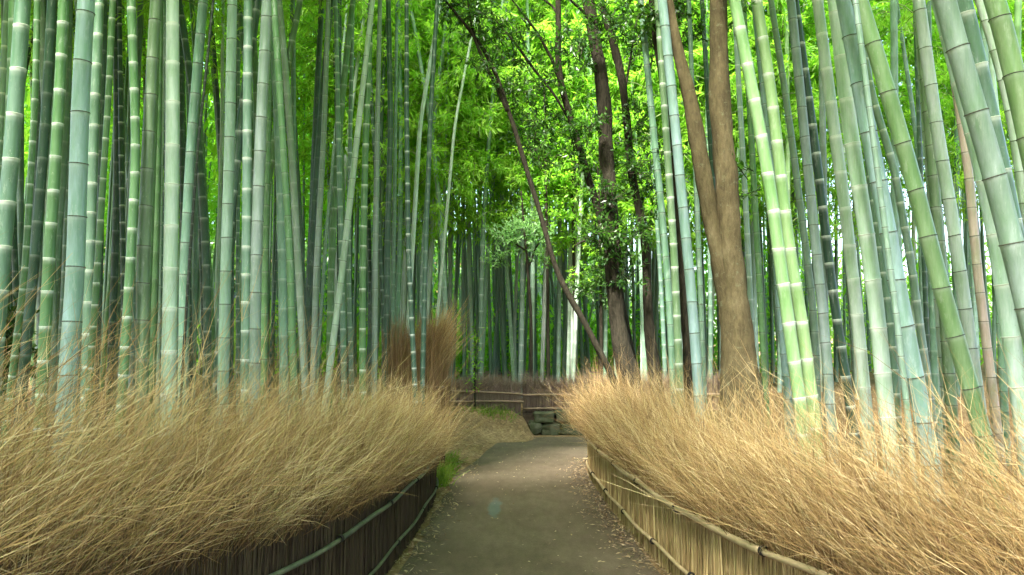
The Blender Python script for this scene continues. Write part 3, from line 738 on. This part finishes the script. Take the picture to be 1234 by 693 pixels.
    # split bamboo rails tied along the face, end to end
    for rz, rad in rail_z:
        s0 = 0.1
        while s0 < line.L - 0.2:
            s1 = min(line.L - 0.02, s0 + random.uniform(1.9, 2.6)); ss = np.arange(s0, s1, 0.04)
            if len(ss) < 5: break
            q = line.pos(ss); b = line.back(ss)
            wob = 0.008*np.sin(ss*4.3 + rz*9)
            zz = np.array([rz(v) for v in q[:, 1]]) + wob
            Pp = np.concatenate([q - b*(rad + wall_off), zz[:, None]], 1)
            fr = ((ss - s0) % 0.36)/0.36
            rr = rad*(1 - 0.18*(ss - s0)/(s1 - s0))*(1 + 0.12*np.exp(-((fr - 0.5)/0.06)**2))
            V_, F_ = sweep(Pp, rr, 9, True)
            rail = ob('rail', mk('rail', V_, F_, [rail_mat]), root)
            for sj in (s1 - 0.03, (s0 + s1)/2):                                     # cord lashings
                qj = line.pos(np.array([sj]))[0]; bj = line.back(np.array([sj]))[0]; tj = line.tan(np.array([sj]))[0]
                zc = rz(qj[1]) ; c = np.array([*(qj - bj*(rad + wall_off)), zc])
                ta = np.array([tj[0], tj[1], 0.0]); ups = np.array([0, 0, 1.0]); sdv = np.array([bj[0], bj[1], 0])
                ang = np.linspace(0, 2*np.pi*3, 40)
                Pt = c + (np.linspace(-0.014, 0.014, 40)[:, None])*ta + rad*1.14*(np.cos(ang)[:, None]*ups + np.sin(ang)[:, None]*sdv)
                V2, F2 = sweep(Pt, 0.005, 4, False); ob('lashing', mk('lashing', V2, F2, [M_tie]), rail)
            s0 = s1 + 0.005
    return root

def wall_l(y): return float(np.interp(y, [1.5, 3, 4, 5.3, 9], [0.92, 0.88, 0.81, 0.71, 0.53]))
def wall_r(y): return float(np.interp(y, [1.5, 3, 5, 10.5], [0.66, 0.66, 0.64, 0.60]))
class RZ:
    """rail height as a function of y"""
    def __init__(s, ys, zs): s.y, s.z = ys, zs
    def __call__(s, y): return float(np.interp(y, s.y, s.z))
    def __mul__(s, k): return s.z[0]*k
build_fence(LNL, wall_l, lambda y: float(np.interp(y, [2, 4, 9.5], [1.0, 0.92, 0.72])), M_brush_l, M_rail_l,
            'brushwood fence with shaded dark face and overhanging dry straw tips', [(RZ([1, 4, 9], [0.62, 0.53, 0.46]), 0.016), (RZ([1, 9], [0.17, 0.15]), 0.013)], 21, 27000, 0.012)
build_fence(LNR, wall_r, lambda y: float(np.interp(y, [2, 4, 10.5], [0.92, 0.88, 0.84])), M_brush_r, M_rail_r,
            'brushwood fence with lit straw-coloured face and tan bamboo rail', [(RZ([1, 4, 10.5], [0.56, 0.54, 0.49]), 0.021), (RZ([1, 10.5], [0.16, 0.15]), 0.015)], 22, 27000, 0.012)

# ------------------------------------------------------------------ tall brush bundle at the end of the shaded fence
def brush_bundle(cx, cy, width, height, label):
    z = zg(cx, cy); root = empty('brush_screen', (cx, cy, z)); tag(root, label, 'brush screen')
    n = 5000; u = (rng.random(n) - 0.5)*width; dpt = (rng.random(n) - 0.5)*0.16
    P0 = np.stack([u, dpt, 0.02*rng.random(n)], 1)
    D = norm(np.stack([0.05*rng.normal(size=n), 0.05*rng.normal(size=n), np.ones(n)], 1))
    a = Acc(); ribbons(P0, D, height*(0.30 + 0.48*rng.random(n)**0.7 + 0.06*np.sin(u*19)), rng.normal(size=(n, 3))*0.05, 0.006 + 0.006*rng.random(n), 4, 0.3 + 0.5*rng.random(n), a)
    o = ob('brush_face', a.build('brush_face', [straw_material('brown_brush', [(0.07, 0.04, 0.02), (0.13, 0.078, 0.038)], [(0.12, 0.07, 0.033), (0.24, 0.155, 0.075)], 0.8, 0.05)], False), root); o['kind'] = 'stuff'
    n = 3500; u = (rng.random(n) - 0.5)*width
    P0 = np.stack([u, (rng.random(n) - 0.5)*0.16, height*(0.42 + 0.22*rng.random(n) + 0.16*u/width)], 1)
    D = norm(np.stack([0.25 + 0.25*rng.normal(size=n), 0.25*rng.normal(size=n), np.ones(n)], 1))
    a = Acc(); ribbons(P0, D, 0.25 + 0.50*rng.random(n)*(0.7 + 0.6*u/width), np.stack([0.12*rng.random(n), 0*u, -0.05*rng.random(n)], 1), 0.003 + 0.003*rng.random(n), 4, np.clip(0.4 + 0.25*rng.normal(size=n) + 0.5*u/width, 0, 1), a)
    o = ob('brush_tips', a.build('brush_tips', [M_straw], False), root); o['kind'] = 'stuff'
    for zz in (0.45*height, 0.2*height):
        V_, F_ = sweep(np.array([[-width/2 - .03, -0.105, zz], [0, -0.108, zz + .005], [width/2 + .03, -0.105, zz]]), 0.014, 8); ob('rail', mk('rail', V_, F_, [M_rail_f]), root)
    for sx in (-1, 1):
        V_, F_ = sweep(np.array([[sx*width/2, 0.0, -0.1], [sx*width/2, 0, height*0.25], [sx*width/2, 0, height*0.45]]), 0.025, 8); ob('post', mk('post', V_, F_, [M_bark_d]), root)
    return root
brush_bundle(-1.20, 10.6, 0.66, 2.4, 'tall brown brushwood screen with a pale tufted top among bamboo culms')

# ------------------------------------------------------------------ far fence with its stone footing
def far_fence(x0, x1, y, zb, h, rails, label, tilt=0.0):
    root = empty('far_fence', ((x0 + x1)/2, y, zb)); tag(root, label, 'fence', 'weathered fence sections where the path turns'); W = x1 - x0
    bd = Acc(); V_ = np.array([[-W/2, 0.0, -0.3], [W/2, 0, -0.3], [W/2, 0.08, -0.3], [-W/2, 0.08, -0.3], [-W/2, 0, h*0.8], [W/2, 0, h*0.8], [W/2, 0.08, h*0.8], [-W/2, 0.08, h*0.8]])
    bd.add(V_, [np.array([[0, 3, 2, 1], [4, 5, 6, 7], [0, 1, 5, 4], [1, 2, 6, 5], [2, 3, 7, 6], [3, 0, 4, 7]])]); ob('brush_core', bd.build('brush_core', [M_brush_core_f], False), root)
    n = int(2200*W/2); u = (rng.random(n) - 0.5)*W
    P0 = np.stack([u, -0.004 - 0.03*rng.random(n), -0.02 + 0.05*rng.random(n)], 1); D = norm(np.stack([0.05*rng.normal(size=n), 0.02*rng.normal(size=n), np.ones(n)], 1))
    a = Acc(); ribbons(P0, D, h*(0.65 + 0.3*rng.random(n)), rng.normal(size=(n, 3))*0.015, 0.006 + 0.008*rng.random(n), 3, rng.random(n), a)
    n = int(3000*W/2); u = (rng.random(n) - 0.5)*W
    P0 = np.stack([u, 0.04 + 0.08*rng.normal(size=n)*0.5, h*(0.65 + 0.15*rng.random(n))], 1); D = norm(np.stack([0.5*rng.normal(size=n), 0.35*rng.normal(size=n), np.ones(n)], 1))
    ribbons(P0, D, 0.12 + 0.26*rng.random(n)*(0.8 + 0.3*np.sin(u*5)), rng.normal(size=(n, 3))*0.04, 0.004 + 0.004*rng.random(n), 3, rng.random(n), a)
    o = ob('brush_face', a.build('brush_face', [M_brush_f], False), root); o['kind'] = 'stuff'
    for (rz0, rz1, a0, a1) in rails:
        xx = np.linspace(-W/2 + W*a0, -W/2 + W*a1, 24); fr = np.arange(24) % 5
        V_, F_ = sweep(np.stack([xx, np.full(24, -0.055), np.linspace(rz0, rz1, 24) + 0.006*np.sin(xx*3)], 1), np.where(fr == 2, 0.023, 0.019), 8); ob('rail', mk('rail', V_, F_, [M_rail_f]), root)
    return root
M_brush_core_f = plain('far_core', (0.05, 0.035, 0.028), (0.11, 0.08, 0.06), 20, 0.95, 0.8)
YF = 15.5
far_fence(-1.75, 0.16, YF, 0.36, 0.62, [(0.47, 0.38, 0, 1.02), (0.25, 0.24, 0.12, 1.03)], 'weathered far fence section standing on the earth bank')
far_fence(0.20, 4.6, YF + 0.08, 0.42, 0.55, [(0.30, 0.32, -0.02, 1), (0.05, 0.03, 0, 1)], 'weathered far fence section standing on mossy stones')
pr = empty('fence_pole', (at(572, 490, YF - 0.14).x, YF - 0.14, 0.3)); tag(pr, 'thin upright pole with a green sprig tied before the far fence', 'pole')
V_, F_ = sweep(np.array([[0, 0, -0.2], [0.005, 0, 0.35], [-0.008, 0, 1.05]]), [0.024, 0.022, 0.018], 8); ob('pole', mk('pole', V_, F_, [M_bark_d]), pr)
a = Acc(); n = 90; z = 0.5 + 1.2*rng.random(n)
leaves(np.stack([0.06*rng.normal(size=n), 0.05*rng.normal(size=n) - 0.04, z], 1), norm(rng.normal(size=(n, 3))), norm(rng.normal(size=(n, 3))), 0.07 + 0.06*rng.random(n), 0.02 + 0.015*rng.random(n), a, rng.random(n))
ob('sprig', a.build('sprig', [M_leaf], False), pr)['kind'] = 'stuff'

def stone_mesh(seed, sx, sy, sz):
    r = np.random.default_rng(seed); nu, nv = 12, 8; V = []
    ph = r.random(6)*6
    for j in range(nv + 1):
        th = math.pi*j/nv
        for i in range(nu):
            a = 2*math.pi*i/nu; d = np.array([math.sin(th)*math.cos(a), math.sin(th)*math.sin(a), math.cos(th)])
            e = np.sign(d)*np.abs(d)**0.5; k = 1 + 0.10*math.sin(3*d[0]*2 + ph[0]) + 0.08*math.sin(4*d[1] + ph[1]) + 0.08*math.sin(5*d[2] + ph[2]) + 0.03*r.normal()
            V.append(e*k*np.array([sx, sy, sz])*0.5*0.95)
    Q = [(j*nu + i, j*nu + (i + 1) % nu, (j + 1)*nu + (i + 1) % nu, (j + 1)*nu + i) for j in range(nv) for i in range(nu)]
    return mk('stone', V, [np.array(Q)], [M_stone], smooth_sh=False)
sw = empty('stone_wall', (2.0, YF - 0.05, 0.0)); tag(sw, 'low mossy stone wall under the far fence', 'wall')
x = 0.28; k = 0
for row, (zc, hh) in enumerate(((0.11, 0.26), (0.33, 0.24))):
    x = 0.30 + 0.1*row
    while x < 4.5:
        wd = random.uniform(0.24, 0.5); k += 1
        o = ob('stone', stone_mesh(k, wd*1.08, 0.34, hh*random.uniform(0.9, 1.15)), sw, (x + wd/2 - 2.0, random.uniform(-.05, .03), zc + random.uniform(-.02, .02)))
        o.rotation_euler = (0, random.uniform(-.15, .15), random.uniform(-.2, .2)); x += wd

# ------------------------------------------------------------------ trees between the path and the grove
def trunk_part(name, root, pts, widths, Y, material, sides=12, wob=0.02, dy=None):
    q = [at(px, py, Y) for px, py in pts]; n = 60
    t = np.linspace(0, len(q) - 1, n); P = np.stack([np.interp(t, np.arange(len(q)), [v[i] for v in q]) for i in range(3)], 1)
    ker = np.ones(7)/7; Pp = np.vstack([P[0] + (P[0] - P[1])*np.arange(3, 0, -1)[:, None], P, P[-1] + (P[-1] - P[-2])*np.arange(1, 4)[:, None]])
    P = np.stack([np.convolve(Pp[:, i], ker, 'valid') for i in range(3)], 1)
    if dy is not None: P[:, 1] += np.linspace(dy[0], dy[1], n)
    rad = np.interp(t, np.arange(len(q)), widths)*Y/F/2
    r = np.random.default_rng(int(pts[0][0]))
    V_, F_ = sweep(P, rad, sides, True)
    # uneven bark outline
    ns = r.normal(size=(n, sides)); ns = (ns + np.roll(ns, 1, 0) + np.roll(ns, -1, 0) + np.roll(ns, 1, 1))/4
    c = np.repeat(P, sides, 0); V_[:n*sides] = c + (V_[:n*sides] - c)*(1 + 0.12*ns.reshape(-1, 1))
    V_ = V_ - np.array(root.location)
    ob(name, mk(name, V_, F_, [material]), root); return P
def leaf_cloud(root, blobs, Y, material, seed, leaf=0.085, name='crown', twig=M_bark_d, start=None):
    r = np.random.default_rng(seed); acc = Acc(); base = np.array(root.location)
    for px, py, rad, n, dy in blobs:
        c = np.array(at(px, py, Y + dy)) - base
        nc = max(3, n//14)
        for k in range(nc):
            d = norm(r.normal(size=3)); cc = c + d*rad*r.random()**0.5*np.array([1, 1, 0.8]); ax = norm(d + r.normal(size=3)*0.6 + [0, 0, 0.2])
            Lt = 0.22 + 0.2*r.random(); V_, F_ = sweep(np.stack([cc - ax*Lt*0.6, cc, cc + ax*Lt*0.5]), [0.005, 0.004, 0.002], 3, False); acc.add(V_, F_, 1, tone=0.5)
            m_ = 14; q = r.random(m_)
            P = cc + ax*((q - 0.45)*Lt)[:, None]
            D = norm(ax*0.6 + r.normal(size=(m_, 3))*0.7 + [0, 0, -0.15]); N = norm(r.normal(size=(m_, 3))*0.6 + [0, 0, 1])
            leaves(P, D, N, leaf*(0.7 + 0.6*r.random(m_)), leaf*0.42*(0.8 + 0.4*r.random(m_)), acc, np.clip(r.random() + 0.15*r.normal(size=m_), 0, 1), 0)
    ob(name, acc.build(name, [material, twig], False), root)
def tree(name, Y, foot, trunk, widths, limbs, blobs, material, label, leafmat, seed, group=None, leaf=0.075, up=None):
    b = at(*foot, Y); z = zg(b.x, Y); root = empty(name, (b.x, Y, z)); tag(root, label, 'tree', group)
    # carry the trunk down into the ground
    gpx = (foot[0] + (foot[0] - trunk[-2][0])/(foot[1] - trunk[-2][1])*(418.5 + (CAM_H - z + 0.15)/Y*F - foot[1])*0.5, 418.5 + (CAM_H - z + 0.15)/Y*F)
    trunk_part('trunk', root, trunk + [gpx], widths + [widths[-1]*1.15], Y, material, 14)
    for lp, lw, dy in limbs: trunk_part('limb', root, lp, lw, Y, material, 9, dy=dy)
    if blobs: leaf_cloud(root, blobs, Y, leafmat, seed, leaf)
    return root
G = 'dark evergreen trees beside the sunlit fence'
tree('forked_tree', 7.3, (895, 510), [(848,-330),(860,-120),(866,0),(867,123),(874,200),(878,270),(883,350),(889,420),(893,470),(895,510)], [10,17,21,25,28,29,32,40,50,56], 
     [([(770,-200),(795,-60),(806,0),(815,53),(833,123),(848,216),(862,290),(876,360),(884,430)], [8,9,10.5,13,19,21,21,22,18], (0, 0.0)),
      ([(866,0),(880,-80),(915,-200)], [10,8,4], (0, -0.4))],
     [(760,-230,0.7,700,0),(850,-380,0.9,900,0.3),(930,-240,0.7,600,-0.4),(885,22,0.1,40,-0.05),(897,200,0.12,50,0.1),(893,235,0.1,40,0.1)], M_bark_b, 'brown forked tree with smooth bark rising behind the sunlit fence', M_ever, 1)
tree('evergreen_tree', 11.0, (768, 490), [(690,-120),(709,0),(716,49),(725,88),(729,134),(730,178),(734,237),(740,334),(744,395),(752,430),(768,490)], [12,15,15,16.5,17,18,18.5,21,21,24,27],
     [([(679,0),(690,8),(704,18),(714,30)], [2.5,3,4,4], (-0.2, 0)), ([(690,300),(715,285),(738,270)], [2,3,4], (-0.3, 0))],
     [(722,280,0.35,420,-0.3),(745,300,0.32,420,-0.25),(735,235,0.3,300,-0.25),(700,60,0.45,420,-0.4),(740,20,0.5,600,-0.5),(690,-60,0.9,900,0),(716,150,0.28,280,-0.3),(760,170,0.4,350,0.2),(765,330,0.3,260,-.2)],
     M_bark_d, 'tall dark tree with ivy tufts, thickest of the dark trunks', M_ever, 2, G)
tree('evergreen_tree', 10.5, (748, 470), [(520,-20),(541,6),(574,45),(596,78),(611,130),(621,155),(626,178),(636,206),(642,233),(652,254),(662,303),(675,338),(692,368),(709,395),(730,440),(748,470)],
     [2.5,3.2,4,5,5,5.6,5.8,5.8,6,6,6.5,7,7.2,7.2,7.6,9],
     [([(548,20),(555,29),(569,43),(582,74),(600,109),(612,134)], [2,3,3.5,4,5,6], (-0.25, 0)), ([(564,-10),(565,15),(571,42)], [2.5,3,4], (0, 0.05))],
     [(575,15,0.42,520,-0.1),(600,40,0.35,300,0.2),(545,0,0.4,420,0),(590,75,0.28,260,-0.2),(617,110,0.25,220,0.2),(635,150,0.35,300,0.4),(650,190,0.3,220,0.3)],
     M_bark_d, 'slim dark tree leaning far out over the path', M_ever, 3, G)
tree('evergreen_tree', 11.7, (772, 485), [(670,-90),(673,0),(673,49),(672,78),(677,107),(685,134),(697,174),(706,204),(716,237),(732,290),(748,360),(760,430),(772,485)], [6,7,7,8,8,8,8.5,8.5,9,9,10,11,12],
     [([(600,-10),(619,10),(648,45),(666,76),(675,100)], [1.5,2,3,4,5], (-0.3, 0)), ([(590,8),(596,12),(625,49),(642,76),(668,110),(684,140)], [2,2.5,3.5,3.5,3,3], (0.4, 0.05)), ([(640,-20),(666,4),(674,20)], [2,3,4], (0.2, 0))],
     [(640,30,0.4,260,-0.1),(655,95,0.35,300,-0.2),(690,160,0.22,260,-0.2),(700,190,0.25,240,-0.2),(690,60,0.35,240,0.2),(660,140,0.4,330,0.3),(640,175,0.35,280,0.3),(620,70,0.3,200,0.2)],
     M_bark_d, 'slender dark tree with a kinked trunk joining the thickest dark trunk', M_ever, 4, G)
tree('evergreen_tree', 11.3, (794, 485), [(715,-70),(722,0),(734,35),(743,64),(751,101),(754,134),(758,169),(759,208),(770,246),(778,292),(780,334),(781,395),(787,430),(794,485)], [7,8,8.5,10,9.5,9.5,9.5,9.5,9.5,10,10.5,12,14,17],
     [([(775,-10),(766,40),(758,85),(753,110)], [1.5,2,3,4], (0.3, 0))],
     [(770,60,0.4,300,0.2),(775,30,0.45,480,-0.2),(765,200,0.35,420,-0.2),(785,225,0.35,320,0.2),(775,270,0.3,300,-0.2),(770,130,0.3,200,-0.1)],
     M_bark_d, 'dark tree with a gently wavy trunk beside the thickest dark trunk', M_ever, 5, G)
tree('evergreen_tree', 9.4, (830, 490), [(775,-80),(786,0),(791,49),(802,110),(808,178),(816,250),(823,350),(829,430),(830,490)], [9,9.5,10,10,10,10,10,11,12],
     [], [(788,15,0.35,520,-0.2),(800,45,0.25,260,0.2),(815,0,0.3,300,0.3),(800,190,0.22,120,0.2),(835,40,0.2,140,0.2),(815,-60,0.6,700,0)], M_bark_d, 'dark straight tree close behind the blue-green culm', M_ever, 6, G)
# young broadleaf trees behind the dark trunks
YT = 'young leafy trees behind the dark trunks'
tree('young_tree', 16.3, (640, 470), [(628,230),(634,300),(640,380),(640,470)], [2,3,4,4.5], [([(600,285),(618,292),(634,302)], [1.5,2,2.5], (0, 0)), ([(655,285),(645,300),(638,320)], [1.5,2,2.5], (0, 0))],
     [(612,285,0.38,420,0),(640,278,0.36,380,-.2),(628,262,0.3,260,.2),(600,310,0.22,160,0),(652,310,0.24,160,0)], M_bark_d, 'small tree with pale mint leaves before the far grove', M_maple, 7, YT, 0.095)
for k, (Y, px, top, lab, blobs) in enumerate([
    (16.9, 658, 110, 'thin young tree with open sunlit leaves just behind the leaning slim trunk', [(655,170,.45,420,0),(668,215,.4,380,0),(650,245,.35,300,.2),(640,205,.4,300,.3),(668,260,.35,260,0),(660,130,.35,260,0)]),
    (17.4, 690, 120, 'thin young tree with feathery green leaves between the slim and thickest dark trunks', [(690,230,.4,420,0),(700,265,.4,420,0),(682,290,.35,300,0),(712,300,.35,320,.2),(700,330,.3,240,0),(690,190,.4,280,.2)]),
    (16.5, 722, 200, 'low young tree with dark leaves at the thickest dark trunk', [(720,330,.35,380,0),(705,350,.3,260,0),(730,300,.35,320,0),(735,360,.28,220,0)])]):
    tree('young_tree', Y, (px + 3, 470), [(px - 2, top), (px, 230), (px + 2, 340), (px + 3, 470)], [2, 3, 3.6, 4.5], [], blobs, M_bark_d, lab, M_leaf if k != 2 else M_ever, 30 + k, YT, 0.10)

# ------------------------------------------------------------------ verge grass, litter, low plants
def scatter_leaves(n, fn, lo, hi, material, name, label, cat, seed, flat=0.25, tone=None):
    r = np.random.default_rng(seed); P = np.array([fn(r) for _ in range(n)])
    P = np.stack([P[:, 0], P[:, 1], np.array([zg(a, b) for a, b in P]) + 0.024 + 0.01*r.random(n)], 1)
    D = norm(np.stack([r.normal(size=n), r.normal(size=n), flat*r.normal(size=n)], 1)); N = norm(r.normal(size=(n, 3))*0.35 + [0, 0, 1])
    acc = Acc(); leaves(P, D, N, lo + (hi - lo)*r.random(n), (lo + (hi - lo)*r.random(n))*0.28, acc, r.random(n))
    tag(ob(name, acc.build(name, [material], False)), label, cat, kind='stuff')
def edge_pt(r):
    y = 3 + 9*r.random()
    if r.random() < 0.62: x = fx(FR, y) - 0.02 - abs(r.normal())*0.13
    else: x = fx(FL, y) + 0.02 + abs(r.normal())*0.12
    return x, y
def any_pt(r):
    y = 3.5 + 11.5*r.random(); return -0.75 + 1.75*r.random(), y
def bank_pt(r):
    y = 10.2 + 5*r.random(); return -2.6 + 2.2*r.random() - 0.05*(y - 10), y
scatter_leaves(3200, edge_pt, 0.02, 0.065, M_dry, 'dry_leaf_litter', 'dry brown leaf litter along both edges of the path', 'leaf litter', 3)
scatter_leaves(420, any_pt, 0.015, 0.04, M_dry, 'stray_leaf_litter', 'few stray dry leaves lying out on the path', 'leaf litter', 4)
scatter_leaves(1500, bank_pt, 0.03, 0.08, M_dry, 'bank_leaf_litter', 'pale dry leaves on the earth bank before the far fence', 'leaf litter', 5)
def floor_pt(r):
    y = 6.5 + 12*r.random()
    return (2.2 + 8*r.random(), y) if r.random() < 0.5 else (-2.2 - 8*r.random(), y)
scatter_leaves(9000, floor_pt, 0.06, 0.14, M_dry, 'grove_leaf_litter', 'pale fallen bamboo leaves on the grove floor', 'leaf litter', 6)
def tuft(n, fn, h0, h1, name, label, seed, w=0.012):
    r = np.random.default_rng(seed); global rng; rng = r
    P = np.array([fn(r) for _ in range(n)]); P = np.stack([P[:, 0], P[:, 1], np.array([zg(a, b) for a, b in P]) - 0.01], 1)
    D = norm(np.stack([0.4*r.normal(size=n), 0.4*r.normal(size=n), np.ones(n)], 1)); acc = Acc()
    ribbons(P, D, h0 + (h1 - h0)*r.random(n), np.stack([0.06*r.normal(size=n), 0.06*r.normal(size=n), -0.05*r.random(n)], 1), np.full(n, w), 3, r.random(n), acc)
    tag(ob(name, acc.build(name, [M_grass], False)), label, 'grass', kind='stuff')
tuft(900, lambda r: (-0.90 + 0.05*r.normal() + 0.10*r.random(), 9.6 + 1.9*r.random()), 0.05, 0.26, 'verge_grass', 'bright green grass at the end of the shaded fence', 8)
tuft(260, lambda r: (-0.35 + 0.22*r.normal(), 15.2 + 0.12*r.normal()), 0.06, 0.22, 'bank_grass', 'green weeds at the foot of the far fence', 9)
def shrub(px, py, Y, rad, n, label, seed):
    c = at(px, py, Y); z = zg(c.x, Y); root = empty('shrub', (c.x, Y, z)); tag(root, label, 'shrub')
    for k in range(4):
        a = k*1.6; V_, F_ = sweep(np.array([[0, 0, -0.05], [0.1*math.cos(a), 0.1*math.sin(a), (c.z - z)*0.6], [0.3*math.cos(a), 0.3*math.sin(a), c.z - z + 0.2]]), [0.012, 0.009, 0.004], 5); ob('stem', mk('stem', V_, F_, [M_twig]), root)
    leaf_cloud(root, [(px, py, rad, n, 0), (px - 8, py + 30, rad, n, 0.1)], Y, M_ever, seed, 0.12, 'foliage')
shrub(4, 410, 9.0, 0.4, 500, 'dark leafy shrub under the leaning slender culms', 50)

# low leafy undergrowth at the back of the grove
acc = Acc(); r = np.random.default_rng(77); n = 52000
yy = 24 + 16*r.random(n); xx = (r.random(n) - 0.47)*1.5*yy
hgt = 1.2 + np.where(xx > 5, 1.8, 0.0) + 1.4*(0.5 + 0.5*np.sin(xx*0.7 + 2*np.sin(yy*0.5)))
P = np.stack([xx, yy, np.array([zg(a, b) for a, b in zip(xx, yy)]) + hgt*r.random(n)], 1)
LL = 0.22 + 0.2*r.random(n)
leaves(P, norm(r.normal(size=(n, 3)) + [0, 0, 0.2]), norm(r.normal(size=(n, 3))*0.6 + [0, 0, 1]), LL, LL*0.28, acc, np.clip(0.45 + 0.25*np.sin(xx*1.3) + 0.2*r.normal(size=n), 0, 1))
tag(ob('undergrowth', acc.build('undergrowth', [M_leaf], False)), 'low green undergrowth at the back of the grove', 'undergrowth', kind='stuff')

# wooded slope behind the grove
acc = Acc(); r = np.random.default_rng(78); n = 42000
yy = 40 + 34*r.random(n)**1.3; xx = -0.85*yy + (0.85*yy + 7)*r.random(n)
P = np.stack([xx, yy, np.array([zg(a, b) for a, b in zip(xx, yy)]) + (2.5 + 2.5*np.sin(xx*0.6 + np.sin(yy)))*r.random(n)], 1)
LL = 0.5 + 0.4*r.random(n)
leaves(P, norm(r.normal(size=(n, 3))), norm(r.normal(size=(n, 3))*0.6 + [0, 0, 1]), LL, LL*0.45, acc, np.clip(0.4 + 0.25*np.sin(xx*0.9 + yy) + 0.2*r.normal(size=n), 0, 1))
tag(ob('wooded_slope', acc.build('wooded_slope', [M_ever], False)), 'dark wooded slope far behind the bamboo grove', 'woods', kind='stuff')
